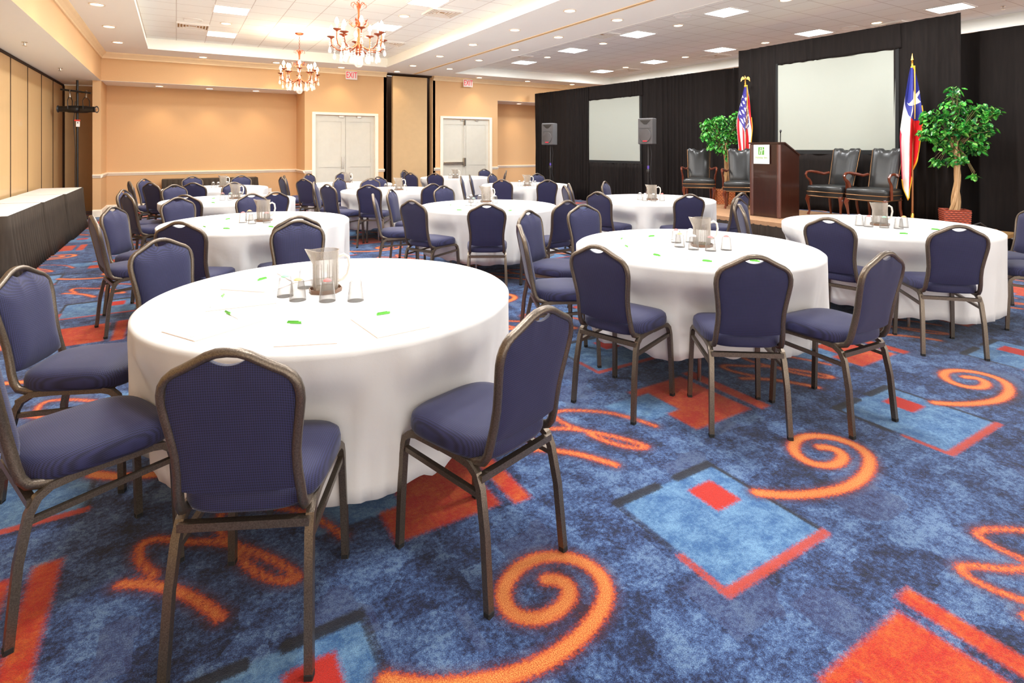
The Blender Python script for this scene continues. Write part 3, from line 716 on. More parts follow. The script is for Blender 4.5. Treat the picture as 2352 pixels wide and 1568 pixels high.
def lectern():
    X0, Y1, Yc = 8.04, 5.80, 5.27
    e = empty('lectern', (X0, Yc, .41)); tag(e, 'dark wooden lectern with white hotel sign and gooseneck microphone at the stage edge', 'lectern')
    w_ = Y1-Yc; dp = .50
    poly = [(0, 0), (dp, 0), (dp, .98), (.10, 1.17), (0, 1.17)]        # side shape in x,z
    b = MB(); b.prism([(x, z) for x, z in poly], .0, w_, 'y'); o = b.build('body', M['lectern'], e)
    c = MB()
    for y in (-.004, w_-.06): c.bbox(-.02, .04, y, y+.064, 0, 1.165, .02)
    c.build('corner_post', m_wood('lectern_post', (78, 44, 37), (108, 70, 60), .3), e)
    c = MB(); c.prism([(-.025, 1.165), (.105, 1.168), (dp+.01, .975), (dp+.01, .995), (.11, 1.19), (-.025, 1.19)], -.015, w_+.015, 'y'); c.build('top', M['lectern'], e)
    c = MB(); c.box(.10, dp, .03, w_-.03, .985, 1.0); 
    # sign
    s = empty('tmp'); bpy.data.objects.remove(s)
    ys, ye = .165, .445   # local y extents of the plaque
    sg = MB().bbox(-.032, -.022, ys, ye, .845, 1.15, .002).build('sign_plaque', M['paper'], e); sg['label'] = 'white hotel sign on the lectern front'
    xm = -.034; cy = (ys+ye)/2; k = .058
    lg = MB(); lg.box(xm, xm+.002, cy-k*.9, cy+k*.9, .99, .99+2*k*1.05); lo = lg.build('logo_square', M['leafgreen'], sg)
    # white slanted H strokes on the green square (seen from -x, left is +y)
    h = MB()
    def st(pts): h.prism([(cy-a*k, .99+k*1.05*(1+b)) for a, b in pts], xm-.001, xm, 'x')
    st([(-.62, -.8), (-.42, -.8), (-.10, .85), (-.30, .85)]); st([(-.05, -.9), (.18, -.9), (.50, .9), (.27, .9)]); st([(-.38, -.12), (.9, .30), (.9, .44), (-.34, .04)])
    h.build('logo_letter', M['paper'], sg)
    Mx = Matrix.Translation((xm, cy, .945)) @ Matrix(((0, 0, -1, 0), (-1, 0, 0, 0), (0, 1, 0, 0), (0, 0, 0, 1)))
    text_mesh('Holiday Inn', .046, M['lime'], 'lettering', sg, Mx, .0008)
    m = MB(); m.tube([(.16, .10, 1.12), (.16, .10, 1.25), (.14, .085, 1.31), (.10, .06, 1.345)], .007, 8); m.lathe([(.03, 1.12), (.03, 1.15), (.01, 1.16)], .16, .10, 12)
    mo = m.build('microphone', M['black'], e, True)
    m = MB(); m.tube([(.10, .06, 1.345), (.06, .03, 1.37)], .015, 8, [.8, 1.1]); m.build('microphone_head', M['blackplastic'], mo, True)
lectern()

# ------------------------------------------------------------------ speakers
def speaker(x, y, zb, label, label2, rz):
    st = empty('speaker_stand', (x, y, 0), rz); tag(st, label2, 'speaker stand', 'black tripod speaker stands')
    m = MB(); m.tube([(0, 0, .35), (0, 0, 1.0)], .02, 10); m.build('lower_pole', M['black'], st, True)
    m = MB(); m.tube([(0, 0, 1.0), (0, 0, zb)], .015, 10); m.build('upper_pole', M['blackplastic'], st, True)
    m = MB(); m.lathe([(.03, .98), (.034, 1.0), (.034, 1.05), (.02, 1.07)], n=12); m.build('collar', M['black'], st, True)
    m = MB(); m.lathe([(.022, 1.075), (.022, 1.14)], n=12); m.build('tape_band', M['purple'], st, True)
    m = MB(); m.lathe([(.035, .60), (.04, .62), (.04, .66), (.03, .68)], n=12); m.build('hub', M['steel'], st, True)
    for k in range(3):
        a = 2*PI*k/3+.5; c, s = math.cos(a), math.sin(a)
        m = MB(); m.tube([(.03*c, .03*s, .64), (.42*c, .42*s, .02)], .011, 8); m.tube([(.02*c, .02*s, .36), (.24*c, .24*s, .305)], .007, 6)
        l = m.build('leg', M['steel'], st, True); MB().ball((.425*c, .425*s, .02), .018, 8, 6).build('rubber_foot', M['rubber'], l, True)
    m = MB(); m.tube([(.03, .02, zb+.02), (.06, .03, zb-.2), (.045, .0, .9), (.07, .02, .75), (.03, .03, .5)], .005, 6); m.build('cable', M['blackplastic'], st, True)
    sp = empty('loudspeaker', (x, y, zb), rz); tag(sp, label, 'loudspeaker', 'loudspeakers on tripod stands')
    W, D, H = .155, .17, .54
    b = MB(); b.loft([[(-W+i, -D+i, z), (W-i, -D+i, z), (W-i*.5, D*.3, z), (W*.7, D-i, z), (-W*.7, D-i, z), (-W+i*.5, D*.3, z)] for i, z in ((.012, 0), (0, .012), (0, H-.012), (.012, H))]); b.build('cabinet', M['speaker'], sp)
    g = MB(); c0 = (0, .19)
    ring = [(.125*math.cos(2*PI*j/28), .125*math.sin(2*PI*j/28)) for j in range(28)]
    g.loft([[(a*.98, -D-.001, .18+b_*1.12) for a, b_ in ring], [(a, -D-.012, .18+b_*1.12) for a, b_ in ring], [(a*.9, -D-.02, .18+b_*1.12) for a, b_ in ring]]); g.build('woofer_grille', M['grille'], sp, True)
    hrn = MB(); hrn.prism([(-.12, .50), (.12, .50), (.07, .45), (.03, .41), (-.03, .41), (-.07, .45)], -D-.004, -D+.02, 'y'); hrn.build('horn', M['black'], sp)
    hrn = MB(); hrn.prism([(-.125, .335), (.125, .335), (.08, .385), (.03, .405), (-.03, .405), (-.08, .385)], -D-.012, -D+.02, 'y'); hrn.build('horn_lip', M['speaker'], sp)
    MB().box(-.045, .045, -D-.024, -D-.018, .055, .075).build('badge', M['exitred'], sp)
speaker(8.05, 11.5, 1.59, 'loudspeaker on the left stand, left of the smaller screen', 'tripod stand holding the left loudspeaker', math.radians(-62))
speaker(8.49, 8.55, 1.59, 'loudspeaker on the right stand, right of the smaller screen', 'tripod stand holding the right loudspeaker', math.radians(-66))

# ------------------------------------------------------------------ flags
def flag(x, y, zb, ztop, kind, label, yaw):
    e = empty('flag_on_pole', (x, y, zb), yaw); tag(e, label, 'flag')
    H = ztop-zb
    m = MB(); m.lathe([(.16, 0), (.16, .015), (.06, .03), (.03, .035), (.028, .13), (.02, .14)], n=24); m.build('base', M['gold'], e, True)
    m = MB(); m.tube([(0, 0, .1), (0, 0, H-.18)], .014, 10); m.build('pole', M['pole'], e, True)
    if kind == 'eagle':
        m = MB(); m.lathe([(.014, H-.18), (.018, H-.165), (.012, H-.13), (.02, H-.105), (.008, H-.09)], n=10)
        m.ball((0, 0, H-.055), .018, 8, 6, 1.9); m.ball((-.006, 0, H-.012), .010, 8, 6); m.tube([(-.01, 0, H-.012), (-.026, 0, H-.018)], .004, 5, [1, .3])
        for s in (-1, 1):
            m.prism([(s*.012, H-.075), (s*.03, H-.03), (s*.055, H-.022), (s*.078, H-.05), (s*.082, H-.12), (s*.068, H-.10), (s*.05, H-.08)], -.006, .006)
        m.build('eagle_finial', M['gold'], e, True)
    else:
        m = MB(); m.lathe([(.014, H-.19), (.014, H-.15), (.02, H-.145), (.014, H-.135), (.018, H-.125), (.010, H-.115), (.022, H-.10), (.002, H)], n=10); m.build('spear_finial', M['gold'], e, True)
    zt = H-.21; L = (1.90 if kind == 'eagle' else 1.95)
    nu, nv = 36, 60
    W0, W1 = .05, .29
    def P(R, t):
        'R across (0 outer/left .. 1 right), t down'
        wdt = W0+(W1-W0)*min(1, t*1.6)**.8; 
        if kind == 'eagle': cen = -.035*min(1, t*2); low = .55+.45*(1-abs(R-.55)*1.5)
        else: cen = -.01-.03*t; low = .62+.38*(1-abs(R-.30)*1.35)
        s = (R-.5)*2
        x_ = cen+s*wdt*.5*(1-.35*max(0, t-.55)/.45)
        y_ = -.03-.045*math.cos(s*5.2+t*1.5)*min(1, t*3+.25)-.02*math.sin(s*11)*t
        z_ = zt-t*L*min(1, max(.4, low))
        return (x_, y_, z_)
    m = MB(); m.grid(P, nu, nv); o = m.build('flag_cloth', M['white'], e, True, 3.0)
    me = o.data; uv = me.uv_layers.new(name='flag')
    for l in me.loops:
        i = l.vertex_index % (nu+1); j = l.vertex_index//(nu+1); uv.data[l.index].uv = (i/nu, j/nv)
    t = NT('flag_cloth_'+kind); q = t.n('ShaderNodeUVMap'); q.uv_map = 'flag'; R, T, _ = t.xyz(q.outputs[0])
    if kind == 'eagle':
        u = t.math('SUBTRACT', T, t.math('MULTIPLY', R, .08))
        st = t.math('GREATER_THAN', t.math('FRACT', t.math('ADD', t.math('MULTIPLY', t.math('ADD', R, t.math('MULTIPLY', T, -.28)), 3.4), .3)), .5)
        base = t.mix(st, s2l((214, 36, 48)), s2l((240, 234, 230)))
        cant = t.math('MULTIPLY', t.math('LESS_THAN', u, .44), t.math('LESS_THAN', R, .86))
        a = t.math('SUBTRACT', t.math('FRACT', t.math('ADD', t.math('MULTIPLY', R, 3.2), t.math('MULTIPLY', t.math('MODULO', t.math('FLOOR', t.math('MULTIPLY', T, 18)), 2), .5))), .5)
        b_ = t.math('SUBTRACT', t.math('FRACT', t.math('MULTIPLY', T, 18)), .5)
        dd = t.math('ADD', t.math('MULTIPLY', t.math('ABSOLUTE', a), 1.0), t.math('MULTIPLY', t.math('ABSOLUTE', b_), 1.0))
        star = t.math('MULTIPLY', t.math('LESS_THAN', dd, .36), t.math('GREATER_THAN', T, .1))
        base = t.mix(cant, base, t.mix(star, s2l((66, 58, 142)), s2l((242, 242, 246))))
    else:
        u = t.math('SUBTRACT', T, t.math('MULTIPLY', R, .36))
        base = t.mix(t.math('GREATER_THAN', R, .42), s2l((240, 236, 232)), s2l((220, 26, 34)))
        base = t.mix(t.math('MULTIPLY', t.math('LESS_THAN', R, .12), t.math('GREATER_THAN', T, .55)), base, s2l((200, 30, 70)))
        base = t.mix(t.math('LESS_THAN', u, .25), base, s2l((56, 62, 150)))
        sx = t.math('DIVIDE', t.math('SUBTRACT', R, .70), .5); sy = t.math('DIVIDE', t.math('SUBTRACT', T, .31), -.12)
        rr = t.math('SQRT', t.math('ADD', t.math('MULTIPLY', sx, sx), t.math('MULTIPLY', sy, sy)))
        an = t.math('ARCTAN2', sx, sy); an = t.math('ABSOLUTE', t.math('SUBTRACT', t.math('FRACT', t.math('ADD', t.math('DIVIDE', an, 2*PI/5), .5)), .5)); an = t.math('MULTIPLY', an, 2*PI/5)
        # edge from the tip (1, 0) to the notch (.382, 36 deg)
        qx = t.math('MULTIPLY', rr, t.math('COSINE', an)); qy = t.math('MULTIPLY', rr, t.math('SINE', an)); nx_, ny_ = .382*math.cos(PI/5)-1, .382*math.sin(PI/5)
        cr_ = t.math('SUBTRACT', t.math('MULTIPLY', qy, nx_), t.math('MULTIPLY', t.math('SUBTRACT', qx, 1.0), ny_))
        base = t.mix(t.math('GREATER_THAN', cr_, 0.0), base, s2l((244, 244, 246)))
    t.fin(base, .6); me.materials.clear(); me.materials.append(t.m)
    # fringe down the hoist and along the lower edge
    f = MB(); sec = [(-.008, -.004), (.008, -.004), (.008, .004), (-.008, .004)]
    f.sweep([(.012+P(.55, k/20*.4)[0]*.3, P(.55, k/20*.4)[1]-.02, zt-k/20*.4*L+.02) for k in range(21)], sec, [1.3-.5*k/20 for k in range(21)])
    f.ball((0, -.01, zt+.0), .026, 10, 6, 1.3)
    f.sweep([tuple(Vector(P(k/24, 1.0))+Vector((0, -.004, 0))) for k in range(25)], [(-.014, -.005), (.014, -.005), (.014, .005), (-.014, .005)])
    f.sweep([tuple(Vector(P(1.0, .45+.55*k/20))+Vector((.004, -.004, 0))) for k in range(21)], [(-.012, -.005), (.012, -.005), (.012, .005), (-.012, .005)])
    f.build('gold_fringe', M['fringe'], e)
flag(9.34, 6.84, .41, 2.90, 'eagle', 'stars and stripes flag on a pole with gold eagle, left of the lectern', -YAW-.1)
flag(9.29, 3.99, .41, 2.90, 'spear', 'blue white and red lone star flag on a pole with gold spear tip', -YAW-.35)

# ------------------------------------------------------------------ trees in baskets
def tree(x, y, zb, basket, hb, wb, blobs, label, seed, rz, nleaf, trunk_h):
    r = random.Random(seed); e = empty('potted_tree', (x, y, zb), rz); tag(e, label, 'potted tree')
    m = MB(); a, b_ = wb*.46, wb*.5
    m.loft([[(-a, -a, 0), (a, -a, 0), (a, a, 0), (-a, a, 0)], [(-b_, -b_, hb-.02), (b_, -b_, hb-.02), (b_, b_, hb-.02), (-b_, b_, hb-.02)], [(-b_-.01, -b_-.01, hb), (b_+.01, -b_-.01, hb), (b_+.01, b_+.01, hb), (-b_-.01, b_+.01, hb)],
            [(-b_+.02, -b_+.02, hb), (b_-.02, -b_+.02, hb), (b_-.02, b_-.02, hb), (-b_+.02, b_-.02, hb)], [(-b_+.02, -b_+.02, hb-.04), (b_-.02, -b_+.02, hb-.04), (b_-.02, b_-.02, hb-.04), (-b_+.02, b_-.02, hb-.04)]])
    for s_ in range(int(hb/.028)):
        z = .014+s_*.028; c = a+(b_-a)*z/hb+.004
        m.tube([(-c, -c, z), (c, -c, z), (c, c, z), (-c, c, z)], .0125, 6, closed=True)
    m.build('basket', M[basket], e)
    MB().box(-b_+.02, b_-.02, -b_+.02, b_-.02, hb-.05, hb-.035).build('soil', M['soil'], e)
    m = MB(); h = trunk_h
    for k in range(4):
        p = k*PI/2; path = []
        for i in range(15):
            t = i/14; rr = .028+.022*math.sin(t*PI*2.2+k)
            path.append((rr*math.cos(p+t*4.2)+.03*math.sin(t*4), rr*math.sin(p+t*4.2), hb-.05+t*(h-hb+.05)))
        m.tube(path, .024, 7, [1.15-.45*i/14 for i in range(15)])
    m.build('trunk', M['bark'], e, True)
    br = MB(); lf = MB(); base = Vector((0, 0, h-.1)); tot = sum(b[4] for b in blobs)
    for (bx, by, bz, br_, wt) in blobs:
        c = Vector((bx, by, bz)); nb = 5
        for q in range(nb):
            tip = c+Vector((r.uniform(-1, 1), r.uniform(-1, 1), r.uniform(-.8, .8)))*br_*.7
            mid = (base+tip)/2+Vector((0, 0, .05)); br.tube([tuple(base+Vector((0, 0, r.uniform(-.15, .1)))), tuple(mid), tuple(tip)], .006, 5, [1.2, .8, .4])
        n = int(nleaf*wt/tot)
        for _ in range(n):
            d = Vector((r.gauss(0, 1), r.gauss(0, 1), r.gauss(0, 1))).normalized()*(r.random()**.4)*br_
            p = c+Vector((d.x, d.y*.6, d.z*.85)); az = r.uniform(0, 2*PI); dip = r.uniform(.3, 1.25)
            out = Vector((math.cos(az)*math.cos(dip), math.sin(az)*math.cos(dip), -math.sin(dip))); side = out.cross(Vector((0, 0, 1))).normalized(); nn = side.cross(out)
            L = r.uniform(.075, .115); W = L*.28
            side = (side*math.cos(q_:=r.uniform(-.7, .7))+nn*math.sin(q_))
            nn = side.cross(out)
            pts = [p, p+out*L*.35+side*W, p+out*L*.7+side*W*.75, p+out*L, p+out*L*.7-side*W*.75, p+out*L*.35-side*W, p+out*L*.4-nn*.006, p+out*L*.7-nn*.006]
            lf.add([tuple(v) for v in pts], [(0, 1, 6), (0, 6, 5), (1, 2, 7, 6), (5, 6, 7, 4), (2, 3, 7), (4, 7, 3)])
    br.build('branch', M['twig'], e, True); lf.build('foliage', M['leaf'], e)
cosy, siny = RT
tree(9.34, 3.49, .41, 'basket_red', .24, .29, [(0, 0, 1.90, .10, .5), (.0, 0, 1.70, .16, 1.2), (-.24, 0, 1.52, .17, 1.6), (.24, .0, 1.60, .16, 1.5), (.42, 0, 1.60, .10, .8), (.02, -.05, 1.42, .20, 2.2), (-.30, .0, 1.32, .14, 1.2), (.30, 0, 1.38, .17, 1.5), (-.08, 0, 1.20, .19, 1.8), (.24, 0, 1.14, .14, 1.2), (.02, 0, .98, .13, .9), (-.20, 0, .92, .08, .5), (.22, 0, .74, .05, .2)],
     'taller leafy ficus tree with twisted trunk in red wicker basket, right of flag', 3, -math.radians(56), 950, 1.25)
tree(9.30, 7.28, .41, 'basket_tan', .28, .32, [(-.32, 0, 1.58, .14, 1.2), (-.10, 0, 1.62, .17, 1.8), (.25, 0, 1.66, .2, 1.8), (-.28, 0, 1.36, .17, 1.6), (.05, 0, 1.38, .22, 2.2), (.28, 0, 1.35, .17, 1.2), (-.05, 0, 1.12, .16, 1.2), (-.22, 0, 1.16, .1, .6), (.08, -.05, .94, .09, .4)],
     'leafy ficus tree in tan wicker basket behind the two left stage armchairs', 5, -math.radians(42), 950, 1.2)

# ------------------------------------------------------------------ leather armchairs on the stage
def armchair_proto():
    e = empty('leather_armchair', (0, 0, 0)); tag(e, 'x', 'armchair', 'leather armchairs on the stage')
    # front is -y
    m = MB()
    def seat_ring(k, z): return [((.30 if y < 0 else .25)*k*(1 if abs(x) else 1)*x, y*k*.26, z) for x, y in ((-1, -.9), (-.9, -1), (0, -1.06), (.9, -1), (1, -.9), (.98, 0), (.95, .95), (0, 1), (-.95, .95), (-.98, 0))]
    m.loft([seat_ring(.98, .40), seat_ring(1.0, .42), seat_ring(1.0, .46), seat_ring(.96, .485), seat_ring(.8, .50), seat_ring(.4, .505)]); m.build('seat', M['leather'], e, True, 1.2)
    m = MB(); m.loft([seat_ring(.985, .31), seat_ring(1.0, .32), seat_ring(1.0, .40), seat_ring(.97, .405)]); rail = m.build('seat_rail', M['leather'], e, True, .9)
    m = MB()
    for z in (.325, .395): m.tube([tuple(p) for p in seat_ring(1.015, z)], .007, 6, closed=True)
    m.build('nailhead_trim', M['nail'], rail, True)
    def top(s): a = abs(s); return 1.075+.022*math.cos(a*PI*1.0)*(-1)+(.028*math.exp(-((a-.42)/.12)**2))-(.03 if a > .95 else 0)
    def w_at(t): return .200+.022*t
    m = MB(); nu, nv = 16, 12
    def fr(u, v): s = 2*u-1; z = .46+(top(s)-.46)*v; ed = 1-max(abs(s)**4, (2*v-1)**6); return (s*w_at(v), .17+.16*v-.035-.03*ed+.03*abs(s)**3, z)
    def bk(u, v): s = 2*u-1; z = .46+(top(s)-.46)*v; return (s*w_at(v), .17+.16*v+.03, z)
    m.grid(fr, nu, nv); m.grid(bk, nu, nv)
    N = (nu+1)*(nv+1); edge = [i for i in range(nu+1)]+[(j+1)*(nu+1)-1 for j in range(1, nv+1)]+[nv*(nu+1)+i for i in range(nu-1, -1, -1)]+[j*(nu+1) for j in range(nv-1, 0, -1)]
    for a, b_ in zip(edge, edge[1:]+edge[:1]): m.f.append([a, b_, b_+N, a+N]); m.mi.append(0)
    bo = m.build('backrest', M['leather'], e, True, 1.0)
    m = MB()
    for s in (-1, 1): m.tube([(s*(w_at(k/8)+.002), .17+.16*k/8+.0, .47+.60*k/8) for k in range(9)], .006, 6)
    m.build('nailhead_trim', M['nail'], bo, True)
    for s in (-1, 1):
        m = MB(); m.tube([(s*.222, .205, .69), (s*.25, .11, .672), (s*.30, .0, .70), (s*.325, -.12, .715), (s*.33, -.20, .705), (s*.325, -.235, .665), (s*.32, -.22, .62), (s*.31, -.17, .585), (s*.305, -.14, .54), (s*.30, -.13, .46), (s*.295, -.12, .34)], .019, 8, [1.1, 1.25, 1.3, 1.1, 1, 1, .9, 1, 1.1, 1.1, 1.2]); m.build('arm', M['mahogany'], e, True)
        m = MB(); m.tube([(s*.27, -.235, .33), (s*.285, -.25, .27), (s*.27, -.235, .17), (s*.262, -.225, .07), (s*.275, -.245, .015)], .02, 8, [1.9, 1.6, 1.0, .75, 1.2]); m.build('leg', M['mahogany'], e, True)
        m = MB(); m.tube([(s*.225, .225, .36), (s*.225, .235, .2), (s*.235, .275, .01)], .019, 8, [1.2, 1, .9]); m.build('leg', M['mahogany'], e, True)
    snap(e); return e
AC = armchair_proto()
for i, (x, y, ang, lb) in enumerate(((8.95, 7.62, -.86, 'black leather armchair with carved arms, leftmost on the stage'), (8.82, 6.55, -.90, 'black leather armchair with carved arms, left of the lectern in front of the tree'),
        (9.08, 5.02, -math.radians(95), 'black leather armchair with carved arms, just right of the lectern'), (9.0, 4.36, -math.radians(94), 'black leather armchair with carved arms, rightmost, beside the lone star flag'))):
    if i == 0: AC.location = (x, y, .41); AC.rotation_euler = (0, 0, ang); AC['label'] = lb
    else: dup(AC, (x, y, .41), ang, lb)

# ------------------------------------------------------------------ light stand in the left corner
def light_stand():
    x, y = -1.80, 14.9
    e = empty('light_stand', (x, y, 0)); tag(e, 'black lighting pole with crossbar standing in the left corner', 'light stand')
    m = MB(); m.tube([(0, 0, .05), (0, 0, 2.95)], .022, 10); m.build('pole', M['black'], e, True)
    m = MB(); m.lathe([(.25, 0), (.25, .02), (.05, .05), (.03, .1)], n=20); m.build('base', M['black'], e, True)
    m = MB(); m.tube([(-.28, 0, 2.74), (.24, -.10, 2.68)], .02, 8); m.build('crossbar', M['black'], e, True)
    m = MB(); m.ball((.09, -.04, 2.70), .035, 8, 6); m.build('clamp', M['gold'], e, True)
    m = MB(); m.bbox(-.05, .05, -.05, -.02, 2.08, 2.11, .004); m.build('red_tag', M['redtape'], e)
    m = MB(); m.bbox(-.02, .045, -.055, -.03, 1.96, 2.075, .004); t = m.build('control_box', M['white'], e); MB().box(.0, .025, -.058, -.055, 2.035, 2.055).build('dial', M['black'], t)
    m = MB(); m.tube([(-.03, -.03, 2.5), (-.06, -.03, 2.05), (-.05, -.03, 1.9), (-.03, -.03, 1.5), (-.035, -.03, 1.0), (-.03, -.03, .3)], .008, 6); m.build('cable', M['black'], e, True)
    for i, (dx, dy, ang, lb) in enumerate(((-.12, -.04, 2.9, 'black stage spotlight on the left of the corner light stand'), (.16, -.10, -.45, 'black stage spotlight on the right of the corner light stand'))):
        s = empty('stage_spotlight', (x+dx, y+dy, 2.33), ang); tag(s, lb, 'spotlight', 'stage spotlights on the corner stand')
        m = MB(); m.tube([(-.17, 0, 0), (-.14, 0, 0), (-.13, 0, 0), (.02, 0, 0), (.05, 0, 0), (.18, 0, 0)], .075, 14, [.8, 1, 1.05, 1, .85, .8]); b = m.build('barrel', M['black'], s, True)
        m = MB(); m.tube([(.18, 0, 0), (.21, 0, 0)], .07, 14, [.7, 1.1]); m.build('lens_hood', M['blackplastic'], s, True)
        m = MB(); m.tube([(.211, 0, 0), (.218, 0, 0)], .05, 14, [1, .6]); m.build('lens', M['chrome'], s, True)
        m = MB(); m.tube([(0, -.10, 0), (0, -.11, .18), (0, -.05, .25), (0, .05, .25), (0, .11, .18), (0, .10, 0)], .008, 6); m.build('yoke', M['black'], s, True)
        m = MB(); m.tube([(0, 0, .25), (0, 0, .31), (0, .03, .36), (0, .0, .40)], .014, 6); m.build('hook_clamp', M['steel'], s, True)
light_stand()

# ------------------------------------------------------------------ skirted buffet tables by the partition
def skirted(x0, x1, y0, y1, label, top=True, name='buffet_table', h=.76, grp='skirted buffet tables along the partition'):
    e = empty(name, ((x0+x1)/2, (y0+y1)/2, 0)); tag(e, label, 'table', grp)
    a, b_ = (x1-x0)/2, (y1-y0)/2
    m = MB(); m.bbox(-a, a, -b_, b_, h-.03, h-.008, .01); tp = m.build('tabletop', M['blackplastic'], e)
    if top: MB().bbox(-a+.01, a+.004, -b_+.03, b_-.03, h-.008, h, .006).build('white_cover', M['linen'], e)
    per = .12; pts = []
    loop = []
    def side(p, q, n):
        for k in range(n): loop.append((Vector(p)+(Vector(q)-Vector(p))*k/n))
    side((-a, -b_), (a, -b_), int(2*a/.01)); side((a, -b_), (a, b_), int(2*b_/.01)); side((a, b_), (-a, b_), int(2*a/.01))
    loop.append(Vector((-a, b_)))
    rings = []
    for v in range(5):
        ring = []
        for i, p in enumerate(loop):
            q = loop[min(i+1, len(loop)-1)]-loop[max(i-1, 0)]; q.normalize(); nrm = Vector((q.y, -q.x)); s = i*.01
            o_ = .008+(.03+.04*v/4)*(abs(math.sin(PI*s/per+.9*math.sin(s*4.1+v*.15)))**.7)*(.5+v/4)
            ring.append((p.x+nrm.x*o_, p.y+nrm.y*o_, (h-.01)*(1-v/4)+.006))
        rings.append(ring)
    m = MB(); m.loft(rings, False, False); sk = m.build('skirt', M['skirt'], e, True, 3); md = sk.modifiers.new('thickness', 'SOLIDIFY'); md.thickness = .003
    for sx in (-1, 1):
        for sy in (-1, 1): MB().tube([(sx*(a-.08), sy*(b_-.12), 0), (sx*(a-.08), sy*(b_-.12), h-.03)], .014, 8).build('leg', M['steel'], e, True)
skirted(-2.18, -1.60, 8.10, 9.93, 'black-skirted buffet table with white top, nearest along the partition')
skirted(-2.18, -1.58, 9.96, 11.52, 'black-skirted buffet table with white top, middle one along the partition')
skirted(-2.18, -1.55, 11.55, 13.4, 'black-skirted buffet table with white top, farthest along the partition')
skirted(-.30, 1.78, 15.68, 16.12, 'long black-skirted side table against the niche wall', False, 'side_table', .76, None)

# ------------------------------------------------------------------ banquet tables
TR, TZ = .855, .785
TABLES = {  # key: (x, y, description)
 'A1': (.685, 2.83, 'nearest left table'), 'A2': (3.256, 2.82, 'nearest middle table'), 'A3': (5.63, 2.65, 'nearest right table'),
 'B1': (.69, 5.98, 'second-row left table'), 'B2': (3.335, 6.11, 'second-row middle table'), 'B3': (5.76, 5.73, 'second-row right table'),
 'C1': (.64, 8.70, 'third-row left table'), 'C2': (3.185, 9.28, 'third-row middle table'), 'C3': (5.90, 9.29, 'third-row right table'),
 'D1': (.62, 11.38, 'farthest left table'), 'D2': (2.98, 11.32, 'farthest middle table'), 'D3': (5.93, 12.58, 'farthest right table')}
def table_proto():
    e = empty('round_table'); tag(e, 'x', 'table', 'round banquet tables')
    MB().lathe([(TR-.012, TZ-.035), (TR-.004, TZ-.03), (TR-.004, TZ-.012), (TR-.012, TZ-.008)], n=64).build('tabletop', m_wood('table_plywood', (150, 110, 70), (170, 130, 90), .5), e)
    for k in range(4):
        a = PI/4+k*PI/2; c, s = math.cos(a), math.sin(a); MB().tube([(.5*c, .5*s, TZ-.035), (.5*c, .5*s, 0)], .014, 8).build('leg', M['steel'], e, True)
    snap(e); return e
TP = table_proto()
for i, (k, (x, y, nm)) in enumerate(TABLES.items()):
    if i == 0: TP.location = (x, y, 0); TP['label'] = 'round banquet table under the cloth, '+nm; t = TP
    else: t = dup(TP, (x, y, 0), 0, 'round banquet table under the cloth, '+nm)

